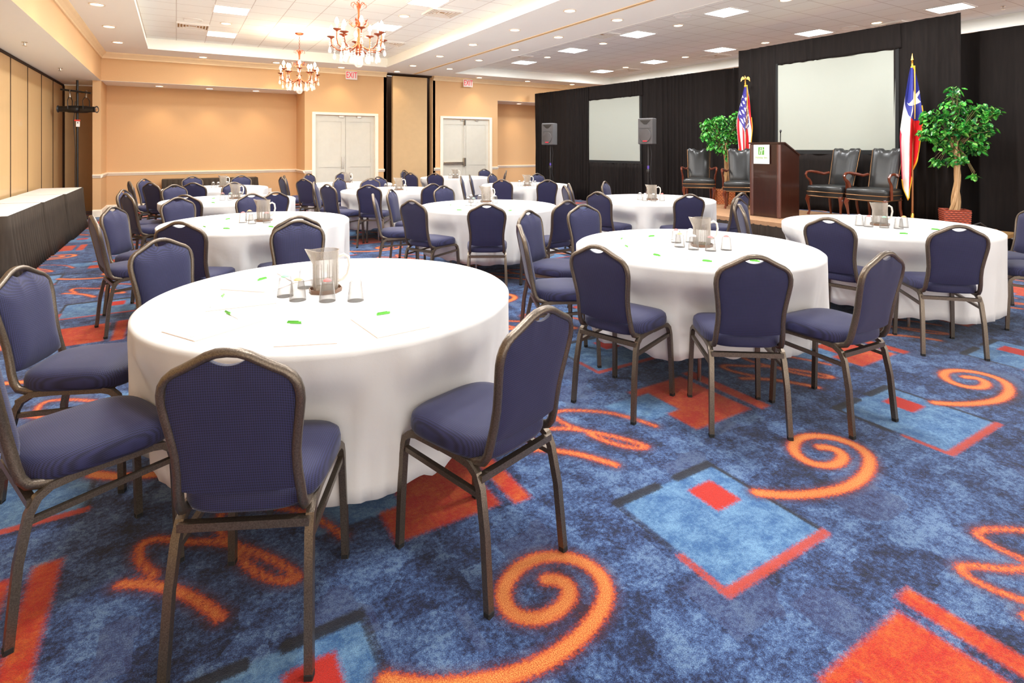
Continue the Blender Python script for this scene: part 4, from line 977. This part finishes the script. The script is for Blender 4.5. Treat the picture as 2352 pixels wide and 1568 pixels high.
# ------------------------------------------------------------------ banquet chairs (front is +y, origin on the floor under the seat)
def chair_proto():
    e = empty('banquet_chair'); tag(e, 'x', 'chair', 'navy banquet chairs around the tables')
    def yb(z): return -.205-(z-.5)*(.095/.485)
    sq = [(-.0122, -.0122), (.0122, -.0122), (.0122, .0122), (-.0122, .0122)]
    # back frame: one bent tube from under the seat round the crest
    half = [(.165, .03, .462), (.168, -.10, .460), (.170, -.15, .462), (.172, -.185, .475), (.170, -.202, .50), (.168, yb(.54), .54), (.163, yb(.60), .60), (.163, yb(.66), .66), (.170, yb(.72), .72), (.179, yb(.78), .78), (.184, yb(.82), .82), (.183, yb(.85), .85), (.177, yb(.875), .875), (.165, yb(.895), .895), (.147, yb(.910), .910), (.118, yb(.924), .924), (.088, yb(.940), .940), (.058, yb(.957), .957), (.03, yb(.967), .967), (0, yb(.970), .970)]
    path = half+[(-a, b, c) for a, b, c in half[-2::-1]]
    m = MB(); m.sweep(path, [(.0135*math.cos(a), .0165*math.sin(a)) for a in [PI/8+PI/4*j for j in range(8)]]); m.build('back_frame', M['frame'], e, True, .9)
    # padded back with the hand-hole scallop
    wz = [(.53, .156), (.60, .152), (.66, .152), (.72, .159), (.78, .167), (.82, .171), (1, .171)]
    def interp(tab, v):
        for (a, b), (c, d) in zip(tab, tab[1:]):
            if v <= c: return b+(d-b)*max(0, (v-a))/(c-a)
        return tab[-1][1]
    tp = [(0, .966), (.04, .962), (.088, .939), (.118, .923), (.145, .910), (.160, .896), (.170, .868), (.172, .82)]
    def top(s):
        a = abs(s)*.171; z = interp(tp, a)
        if a < .044: z = min(z, interp(tp, .044)-.002-.015*math.cos(a/.044*PI/2)**.7)
        return z
    nu, nv = 36, 18; z0 = .545
    def pt(u, v, front):
        s = 2*u-1; s = s; v = 1-(1-v)**1.15
        zt_ = top(s); z = z0-.012*(1-abs(s)**3)+(zt_-z0)*v
        x = s*min(.171, interp(wz, z)); ed = max(abs(s), abs(2*v-1)); pf = (1-ed**5)
        y = yb(z)+(.008+.030*pf if front else -.007-.010*pf)
        return (x, y, z)
    m = MB(); m.grid(lambda u, v: pt(u, v, True), nu, nv); m.grid(lambda u, v: pt(u, v, False), nu, nv)
    N = (nu+1)*(nv+1); edge = [i for i in range(nu+1)]+[(j+1)*(nu+1)-1 for j in range(1, nv+1)]+[nv*(nu+1)+i for i in range(nu-1, -1, -1)]+[j*(nu+1) for j in range(nv-1, 0, -1)]
    for a, b_ in zip(edge, edge[1:]+edge[:1]): m.f.append([a, b_, b_+N, a+N]); m.mi.append(0)
    m.build('backrest', M['fabric'], e, True, 1.1)
    # seat cushion
    def ring(k, z, n=44):
        r = []
        for j in range(n):
            a = 2*PI*j/n; c, s = math.cos(a), math.sin(a); p = 2/3.6
            yy = math.copysign(abs(s)**p, s); xx = math.copysign(abs(c)**p, c)
            wdt = .195+.022*(yy+1)/2; r.append((xx*wdt*k, (.015+yy*.220)*1.0*(1 if k > .99 else 1)*k+(.015*(1-k)), z-(.012*max(0, yy)**3 if k > .5 else 0)))
        return r
    m = MB(); m.loft([ring(.90, .462), ring(.975, .466), ring(1.0, .480), ring(1.0, .506), ring(.98, .526), ring(.91, .540), ring(.72, .550), ring(.4, .555), ring(.1, .556)])
    m.build('seat', M['fabric'], e, True, 1.1)
    # side legs: inverted U each side split into front and rear leg
    for s in (-1, 1):
        m = MB(); m.sweep([(s*.200, .235, 0), (s*.196, .228, .20), (s*.190, .220, .385), (s*.188, .210, .425), (s*.186, .185, .447), (s*.184, .15, .455), (s*.180, .02, .455)], sq, up=(1, 0, 0)); l = m.build('leg', M['frame'], e, True, .5)
        MB().bbox(s*.2-.013, s*.2+.013, .222, .248, -.0, .018, .003).build('foot_cap', M['rubber'], l)
        m = MB(); m.sweep([(s*.198, -.235, 0), (s*.192, -.212, .25), (s*.186, -.185, .39), (s*.184, -.165, .430), (s*.182, -.13, .452), (s*.180, -.06, .457), (s*.180, .03, .457)], sq, up=(1, 0, 0)); l = m.build('leg', M['frame'], e, True, .5)
        MB().bbox(s*.198-.013, s*.198+.013, -.248, -.222, 0, .018, .003).build('foot_cap', M['rubber'], l)
        m = MB(); m.sweep([(s*.189, .218, .385), (s*.184, -.19, .365)], [(a*.75, b*.75) for a, b in sq], up=(0, 0, 1)); m.build('side_stretcher', M['frame'], e, True, .5)
    m = MB(); m.sweep([(-.185, -.178, .42), (.185, -.178, .42)], sq, up=(0, 0, 1)); m.build('rear_rail', M['frame'], e, True, .5)
    m = MB(); m.sweep([(-.186, .16, .45), (.186, .16, .45)], sq, up=(0, 0, 1)); m.build('front_rail', M['frame'], e, True, .5)
    for o in bpy.data.objects:
        if o.parent is e or (o.parent and o.parent.parent is e): o.data.transform(Matrix.Diagonal((1, 1, .981, 1)))
    snap(e); return e
CP = chair_proto()
CH_LIST = [  # crest pixel (or floor point), table, label, optional facing angle in degrees (0 = +y, positive towards +x)
 ((520, 797), 'A1', 'seen squarely from behind at the bottom of the picture', None), ((1250, 702), 'A1', 'turned left, right of the nearest front chair', None),
 ('p', (-.50, 2.38), 'A1', 'cut off by the left edge with its whole seat showing', None), ((36, 609), 'A1', 'at the far left edge facing right, second from the bottom', None),
 ((365, 545), 'A1', 'facing the camera behind the left end', None), ((683, 503), 'A1', 'facing the camera behind the pitcher', None),
 ((1368, 560), 'A2', 'from behind at its left front', None), ((1735, 583), 'A2', 'squarely from behind at its front', None), ((2040, 575), 'A2', 'turned left at its right front', None),
 ((1190, 513), 'A2', 'nearly edge-on at its left', None), ((1211, 482), 'A2', 'facing right at its left, behind the edge-on one', None), ((1338, 469), 'A2', 'facing the camera at its far left', None),
 ((1695, 455), 'A3', 'edge-on at its far left, half hidden', None), ((1718, 469), 'A3', 'from behind at its left in front of the stage skirt', None), ((1915, 497), 'A3', 'from behind at its left front', None), ((2205, 515), 'A3', 'from behind at its right front', None),
 ('r', 'A3', -33, 1.32, 'at the right picture edge, farther of two facing left'), ('r', 'A3', -60, 1.30, 'at the right picture edge, nearer of two facing left'),
 ((410, 507), 'B1', 'from behind at its left front', None), ((685, 496), 'B1', 'from behind at its front, mostly hidden', None), ((256, 474), 'B1', 'facing right at its left side', 118),
 ((208, 495), 'B1', 'edge-on at its left in the aisle', 76), ((406, 453), 'B1', 'facing the camera at its far left', 150), ((577, 444), 'B1', 'facing the camera at its far side', 165),
 ((430, 446), 'C1', 'from behind at its left front', None), ((601, 437), 'C1', 'from behind at its front', None), ((298, 443), 'C1', 'from behind at its left in the aisle', None), ((310, 434.5), 'C1', 'facing right at its left side', 112),
 ((406, 424), 'C1', 'facing the camera at its far left', 150), ((536, 418), 'C1', 'facing the camera at its far side', 165),
 ((450.5, 418), 'D1', 'from behind at its front', None), ((361, 418), 'D1', 'from behind at its left front', None), ((328, 416), 'D1', 'edge-on at its left by the niche corner', 78), ((367, 410), 'D1', 'facing the camera at its far left', 125),
 ((454, 405.5), 'D1', 'facing the camera before the black side table, left one', 165), ((546, 403), 'D1', 'facing the camera before the black side table, right one', 180),
 ((945, 459), 'B2', 'from behind at its left front', None), ((1118, 467), 'B2', 'squarely from behind at its front', None), ((1304, 460), 'B2', 'from behind at its right front', None), ((855, 445), 'B2', 'edge-on at its left', None),
 ((895.6, 434), 'B2', 'facing right at its far left', 128), ((1017, 426), 'B2', 'facing the camera at its far side', 165),
 ((751, 422.5), 'C2', 'from behind at its left front', None), ((857, 422), 'C2', 'squarely from behind at its front', None), ((993, 421), 'C2', 'from behind at its right front', None), ((722.5, 417.5), 'C2', 'facing right at its left side', 108),
 ((782, 409), 'C2', 'facing the camera at its far left', 140), ((869, 406), 'C2', 'facing the camera at its far side', 165),
 ((730, 407.5), 'D2', 'from behind at its left front', None), ((829, 405.5), 'D2', 'from behind at its right front', None), ((657, 405.5), 'D2', 'edge-on at its left, nearer one', 80), ((652, 402.5), 'D2', 'edge-on at its left, farther one', 95),
 ((708, 398), 'D2', 'facing the camera at its far left', 140), ((787, 395), 'D2', 'facing the camera before the double door', 170),
 ((1388, 416), 'B3', 'facing the camera at its far side', 150), ((1406, 437), 'B3', 'from behind at its left front', None), ((1577, 444), 'B3', 'squarely from behind at its front', None), ((1706, 442.5), 'B3', 'from behind at its right, left of the lectern', None),
 ((1305, 421), 'B3', 'facing right at its left, farther one', 118), ((1313, 426), 'B3', 'facing right at its left, nearer one', 112),
 ((1163.5, 410), 'C3', 'from behind at its left front', None), ((1258, 412.6), 'C3', 'from behind at its right front', None), ((1060, 404), 'C3', 'edge-on at its left', None), ((1078, 401), 'C3', 'facing right at its left', 120),
 ((1134, 399), 'C3', 'facing the camera at its far left', 150), ((1223.5, 400), 'C3', 'facing the camera at its far side', 180),
 ((932, 397), 'D3', 'from behind at its left, nearer of two', None), ((936, 393), 'D3', 'from behind at its left, farther of two', None), ((989, 391), 'D3', 'facing the camera at its far left', 140), ((993, 398), 'D3', 'from behind at its front', None),
 ((1065, 390), 'D3', 'at its far side', 175), ((1127, 391), 'D3', 'at its right side', None)]
cz = .967; first = True; placed = []
for it in CH_LIST:
    if it[0] == 'p': _, (rx, ry), tk, lb, ang = it; src = 'p'
    elif it[0] == 'r': _, tk, deg, dist, lb = it; ang = None; src = 'r'
    else: px, tk, lb, ang = it; src = 'c'
    tx, ty, tn = TABLES[tk]; T = Vector((tx, ty))
    if src == 'p': R_ = Vector((rx, ry)); d = (T-R_).normalized(); O = R_+d*.235
    elif src == 'r': a = math.radians(deg); R_ = T+Vector((math.cos(a), math.sin(a)))*dist; d = (T-R_).normalized(); O = R_+d*.235
    else:
        zc = cz if px[1] > 500 else .960
        C = Vector(at(px[0], px[1], zc)); v = C-T
        if v.length < 1.16: C = T+v.normalized()*1.16
        if v.length > 1.62: C = T+v.normalized()*1.62
        d = (T-C).normalized() if ang is None else Vector((math.sin(math.radians(ang)), math.cos(math.radians(ang))))
        O = C+d*.303
        # keep the seat from cutting into the cloth
        fr = O+d*.235; q = (fr-T).length
        if q < TR-.04: pass
    # slide back if too deep under the table
    dist = (O-T).length
    if dist < TR+.12: O = T+(O-T).normalized()*(TR+.12)
    for _ in range(4):
        for po in placed:
            dd = O-po
            if dd.length < (.46 if tk[0] in 'AB' else .51): O = po+dd.normalized()*(.46 if tk[0] in 'AB' else .51)
        if (O-T).length < TR+.12: O = T+(O-T).normalized()*(TR+.12)
    placed.append(O.copy())
    rz = -math.atan2(d.x, d.y)
    lab = 'navy chair, %s, %s' % (tn, lb)
    if first: CP.location = (O.x, O.y, 0); CP.rotation_euler = (0, 0, rz); CP['label'] = lab; first = False
    else: dup(CP, (O.x, O.y, 0), rz, lab)

def cloth(seed, hem0, near):
    r = random.Random(seed); n = 240
    ks = [(r.choice((5, 7, 9, 11)), r.uniform(0, 6.28), r.uniform(.4, 1)) for _ in range(3)]+[(r.choice((14, 17, 19, 23)), r.uniform(0, 6.28), r.uniform(.6, 1.1)) for _ in range(3)]
    prof = [(0, .003, 0), (.3, .003, 0), (.7, .003, 0), (.93, .003, 0), (.985, .001, 0), (1.0, -.008, 0)]
    rings = []
    for k, dz, _ in prof[1:]:
        rings.append([(TR*k*math.cos(2*PI*j/n), TR*k*math.sin(2*PI*j/n), TZ+dz) for j in range(n)])
    H = TZ-.008
    for v in (.03, .08, .14, .19, .23, .27, .31, .36, .42, .5, .62, .75, .9, 1.0):
        ring = []
        for j in range(n):
            a = 2*PI*j/n
            w_ = sum(q[2]*math.sin(q[0]*a+q[1]+v*.5*(1 if i % 2 else -1)) for i, q in enumerate(ks))
            w_ = math.tanh(w_*.8)
            fall = min(1, v*1.3)**1.1
            rad = TR+.004*min(1, v*6)-.040*v+.042*w_*fall+(.006*math.sin(47*a+seed)*v)
            hem = hem0+.020*math.sin(2*a+seed)+.018*w_
            z = H-(H-hem)*v
            for ca, D in near:                 # the cloth is pressed in by the chair standing against it
                f = (a-ca+PI) % (2*PI)-PI
                if abs(f) > .4: continue
                lim = (D-.232)/max(.8, math.cos(f)); wz_ = min(1, max(0, (.72-z)/.20)); wz_ = wz_*wz_*(3-2*wz_); wa = min(1, max(0, (.38-abs(f))/.10)); wa = wa*wa*(3-2*wa)
                if lim < rad: rad = rad+(lim-rad)*wz_*wa
            ring.append((rad*math.cos(a), rad*math.sin(a), z))
        rings.append(ring)
    m = MB(); m.loft(rings, False); m.f.append(list(range(n))); m.mi.append(0)
    # close the top centre
    return m
for i, (k, (x, y, nm)) in enumerate(TABLES.items()):
    T = Vector((x, y)); near = [(math.atan2((O-T).y, (O-T).x), (O-T).length) for O in placed if (O-T).length < 1.35]
    o = cloth(i*3+2, .14 if k == 'A3' else .225, near).build('tablecloth', M['linen'], None, True, 3); o.location = (x, y, 0)
    tag(o, 'white round tablecloth draped on the '+nm, 'tablecloth', 'white round tablecloths')
    md = o.modifiers.new('thickness', 'SOLIDIFY'); md.thickness = .0025; md.offset = 1

# ------------------------------------------------------------------ tableware
TT = TZ+.0055
def pitcher_proto():
    e = empty('water_pitcher'); tag(e, 'x', 'pitcher', 'clear water pitchers on the tables')
    m = MB(); n = 32; rings = []
    for r, z in ((.057, .004), (.060, .01), (.061, .13), (.063, .195), (.065, .20)): rings.append([(r*math.cos(2*PI*j/n), r*math.sin(2*PI*j/n), z) for j in range(n)])
    for r, z in ((.061, .20), (.058, .14), (.057, .012)): rings.append([(r*math.cos(2*PI*j/n), r*math.sin(2*PI*j/n), z) for j in range(n)])
    # spout: pull the rim out towards -x
    for k in (3, 4, 5):
        for j in range(n):
            x, y, z = rings[k][j]; a = math.atan2(y, -x); p = max(0, math.cos(a)); w_ = p**14
            rings[k][j] = (x-(.034 if k > 3 or k == 3 else 0)*w_, y*(1-.4*w_), z+.008*w_)
    for j in range(n):
        pass
    m.loft(rings, True); m.build('body', M['acrylic'], e, True, .9)
    m = MB()
    for j in range(14):
        a = 2*PI*j/14; m.prism([(0, 0)], 0, 0) if False else m.tube([(.0605*math.cos(a), .0605*math.sin(a), .02), (.0615*math.cos(a), .0615*math.sin(a), .14)], .004, 4, [1, .3])
    m.build('flute', M['acrylic'], e)
    m = MB(); m.tube([(.062, 0, .165), (.085, 0, .175), (.108, 0, .16), (.115, 0, .12), (.105, 0, .075), (.08, 0, .05), (.06, 0, .045)], .008, 8); m.build('handle', M['handle'], e, True)
    snap(e); return e
def tray_proto():
    m = MB(); n = 8; R = [.078*(1 if j % 2 else 1.04) for j in range(n)]
    rg = lambda k, z: [(R[j]*k*math.cos(2*PI*(j+.5)/n), R[j]*k*math.sin(2*PI*(j+.5)/n), z) for j in range(n)]
    m.loft([rg(.96, 0), rg(1, .003), rg(1.03, .020), rg(.98, .020), rg(.94, .006)]); o = m.build('pitcher_tray', M['coaster']); tag(o, 'x', 'tray', 'brown octagonal pitcher trays'); KIDS[o.name] = []; return o
def glass_proto():
    e = empty('tumbler'); tag(e, 'x', 'glass', 'upside-down tumblers on the tables')
    m = MB(); n = 24
    def rg(r, z, fl=0): return [((r+fl*(1 if j % 2 else -1))*math.cos(2*PI*j/n), (r+fl*(1 if j % 2 else -1))*math.sin(2*PI*j/n), z) for j in range(n)]
    m.loft([rg(.036, .0), rg(.038, .0), rg(.0365, .015), rg(.034, .035, .0006), rg(.030, .06, .001), rg(.0275, .085, .001), rg(.026, .092), rg(.018, .094)]); m.build('glass_body', M['glass'], e, True, .8)
    snap(e); return e
def cap_proto():
    m = MB(); m.lathe([(.019, 0), (.017, .004), (.009, .009), (.003, .011)], n=12); o = m.build('glass_cap', M['paper']); tag(o, 'x', 'glass cover', 'small paper caps on the tumblers'); KIDS[o.name] = []; return o
PITCH, TRAY, GLASS = pitcher_proto(), tray_proto(), glass_proto()
WARE = {
 'A1': ((748, 669), [(655, 680, 'mint'), (684, 689, 'orange'), (701, 660, 'paper'), (752, 691, 'red'), (817, 690, 'paper')]),
 'A2': ((1612, 565), [(1553, 557, 'red'), (1561, 567, 'orange'), (1586, 556, 'paper'), (1593, 573, 'paper'), (1632, 576, 'red'), (1668, 574, 'red')]),
 'A3': ((2021, 517), [(1974, 518, 'paper'), (1994, 520.5, 'red'), (2031, 523, 'mint'), (2064, 525, 'paper'), (2076, 522, 'orange')]),
 'B1': ((605, 507.5), [(558, 511, 'red'), (573, 506, 'orange'), (579, 513.5, 'paper'), (613, 511.5, 'red')]),
 'C1': ((541, 456), [(511, 459.6, 'red'), (529.5, 459.6, 'mint'), (552, 457, 'paper')]), 'D1': ((513, 429), [(490, 431, 'paper'), (501.5, 431, 'paper'), (521, 429.5, 'paper')]),
 'B2': ((1116, 463), [(1075.5, 472, 'paper'), (1088, 473, 'mint'), (1102, 466, 'paper'), (1082, 465, 'paper'), (1137, 467, 'paper')]),
 'C2': ((916, 436), [(886, 435.5, 'paper'), (896, 437.5, 'paper'), (906, 437.5, 'paper'), (930, 437, 'paper')]), 'D2': ((796, 418), [(806, 420, 'paper'), (776, 420, 'paper')]),
 'B3': ((1498, 459), [(1470, 459, 'paper'), (1481.6, 461, 'paper'), (1501, 462, 'paper'), (1520.6, 461, 'red')]),
 'C3': ((1211, 426.5), [(1193, 427, 'paper'), (1203, 428.5, 'paper'), (1219, 428.5, 'paper'), (1229, 427.5, 'paper')]), 'D3': ((1046, 410), [(1030, 410.5, 'paper'), (1038, 411.5, 'paper'), (1054, 411.5, 'paper')])}
CAPN = {'paper': 'white', 'orange': 'orange', 'red': 'red', 'mint': 'green'}
def onto(x, y, tk, rmax=.62):
    p = Vector(at(x, y, TT)); T = Vector(TABLES[tk][:2]); v = p-T
    if v.length > rmax: p = T+v.normalized()*rmax
    return p
CAPS = {}
ft = True
for tk, ((px, py), gl) in WARE.items():
    nm = TABLES[tk][2]; p = onto(px, py, tk, .45); tray = tk not in ()
    lb = 'clear acrylic water pitcher on the '+nm; rz = -YAW+(.25 if tk == 'A1' else 0)
    lt = 'brown octagonal tray under the pitcher on the '+nm
    if ft: PITCH.location = (p.x, p.y, TT+.0065); PITCH.rotation_euler = (0, 0, rz); PITCH['label'] = lb; TRAY.location = (p.x, p.y, TT); TRAY['label'] = lt
    else: dup(PITCH, (p.x, p.y, TT+.0065), rz, lb); dup(TRAY, (p.x, p.y, TT), rz, lt)
    gl = sorted(gl); n = len(gl); pts = []
    for i, (gx, gy, cap) in enumerate(gl):
        g = onto(gx, gy, tk, .6)
        for q in [(p, .125)]+[(z, .083) for z in pts]:
            dv = g-q[0]
            if dv.length < q[1]: g = q[0]+dv.normalized()*q[1]
        pts.append(g)
        l = 'upside-down tumbler on the %s, %s from the left by its pitcher' % (nm, ORD[i])
        if ft and i == 0: GLASS.location = (g.x, g.y, TT); GLASS['label'] = l
        else: dup(GLASS, (g.x, g.y, TT), i*.7, l)
        lc = '%s paper cap on the %s tumbler from the left, %s' % (CAPN[cap], ORD[i], nm)
        if cap not in CAPS:
            o = cap_proto(); o.data.materials.clear(); o.data.materials.append(M[cap]); CAPS[cap] = o; KIDS[o.name] = []
            o.location = (g.x, g.y, TT+.0942); o['label'] = lc
        else: dup(CAPS[cap], (g.x, g.y, TT+.0942), 0, lc)
    ft = False
# note pads (corner pixels give place and turn) and pens
def pad_proto():
    e = empty('note_pad'); tag(e, 'x', 'note pad', 'white note pads at the places')
    MB().box(-.108, .108, -.14, .14, .0022, .0048).build('sheets', M['paper'], e); MB().box(-.1095, .1095, -.1415, .1415, 0, .0022).build('backing_board', M['board'], e)
    m = MB(); m.box(.045, .075, -.128, -.122, .0045, .005); m.box(.052, .068, -.119, -.112, .0045, .005); m.build('printed_logo', M['ink'], e); snap(e); return e
def pen_proto():
    e = empty('pen'); tag(e, 'x', 'pen', 'white pens with green caps')
    m = MB(); m.tube([(.0, 0, .0055), (.078, 0, .0055), (.086, 0, .0055)], .0042, 8, [1, 1, .35]); m.build('barrel', M['penbody'], e, True)
    c = MB(); c.tube([(-.058, 0, .0055), (0, 0, .0055)], .0052, 8, [.9, 1]); c.box(-.055, -.012, -.002, .002, .0105, .013); c.build('cap', M['green'], e, True)
    snap(e); return e
PADS = [('A1', (549, 654), (600, 640), 'at the back left'), ('A1', (487, 700), (510, 680), 'at the left'), ('A1', (403, 775), (555, 739), 'at the front left'), ('A1', (700, 797), (742, 745), 'at the front'), ('A1', (933, 767), (1025, 745), 'at the front right'), ('A1', (684, 624), (760, 620), 'behind the glasses'),
        ('A2', (1466, 543.5), (1505, 541), 'at the back left'), ('A2', (1455, 575), (1400, 576), 'at the left'), ('A2', (1510, 606), (1551, 595), 'at the front left'), ('A2', (1635, 616), (1680, 605), 'at the front'), ('A3', (1990, 537), (2005, 532), 'at the front left'), ('A3', (2085, 546), (2120, 540), 'at the front right'),
        ('B1', (530, 533), (550, 526), 'at the front left'), ('B1', (635, 530), (665, 524), 'at the front right')]
PENS = [('A1', (518, 715), (552, 732), 'at the front left'), ('A1', (660, 740), (740, 741), 'at the front'), ('A1', (865, 722), (935, 710), 'at the front right'), ('A1', (612, 638), (570, 648), 'at the back left'), ('A1', (514, 676), (498, 695), 'at the left'),
        ('A2', (1503, 541.5), (1480, 543), 'at the back left'), ('A2', (1429, 547), (1420, 553), 'at the left rim'), ('A2', (1436, 564), (1452, 571), 'at the left'), ('A2', (1501, 584), (1523, 588), 'at the front left'), ('A2', (1613, 598), (1640, 600), 'at the front'), ('A2', (1722, 598), (1748, 600), 'behind the squarely seen chair'),
        ('A3', (2066, 535.6), (2090, 536.5), 'at the front'), ('A3', (2139, 526), (2155, 527), 'at the right'), ('B1', (528, 502), (518, 503.5), 'at the back left'), ('B1', (467, 520), (480, 523), 'at the left'), ('B1', (513, 524.5), (532, 524.5), 'at the front left'), ('B1', (617, 520), (636, 521), 'at the front right'),
        ('C1', (494, 455), (484, 456), 'at the back left'), ('C1', (486, 465), (500, 465.5), 'at the front left'), ('B2', (1036, 470.5), (1026, 474), 'at the left'), ('B2', (1049, 482), (1066, 482), 'at the front left'), ('B2', (1175, 483), (1160, 485), 'at the front right')]
PP, QP = pad_proto(), pen_proto(); f1 = f2 = True
for tk, (ax, ay), (bx, by), lb in PADS:
    a = Vector(at(ax, ay, TT)); b = Vector(at(bx, by, TT)); T = Vector(TABLES[tk][:2])
    v = (T-a).normalized(); ang = -math.atan2(v.x, v.y); c = a+v*.12
    q = c-T
    if q.length > .64: c = T+q.normalized()*.64
    l = 'white note pad %s of the %s' % (lb, TABLES[tk][2])
    if f1: PP.location = (c.x, c.y, TT); PP.rotation_euler = (0, 0, ang); PP['label'] = l; f1 = False
    else: dup(PP, (c.x, c.y, TT), ang, l)
for tk, (ax, ay), (bx, by), lb in PENS:
    a = Vector(at(ax, ay, TT+.01)); b = Vector(at(bx, by, TT+.01)); v = (b-a).normalized(); c = a+v*.058
    l = 'pen with green cap %s of the %s' % (lb, TABLES[tk][2])
    ang = math.atan2(v.y, v.x)
    if f2: QP.location = (c.x, c.y, TT+.0047); QP.rotation_euler = (0, 0, ang); QP['label'] = l; f2 = False
    else: dup(QP, (c.x, c.y, TT+.0047), ang, l)
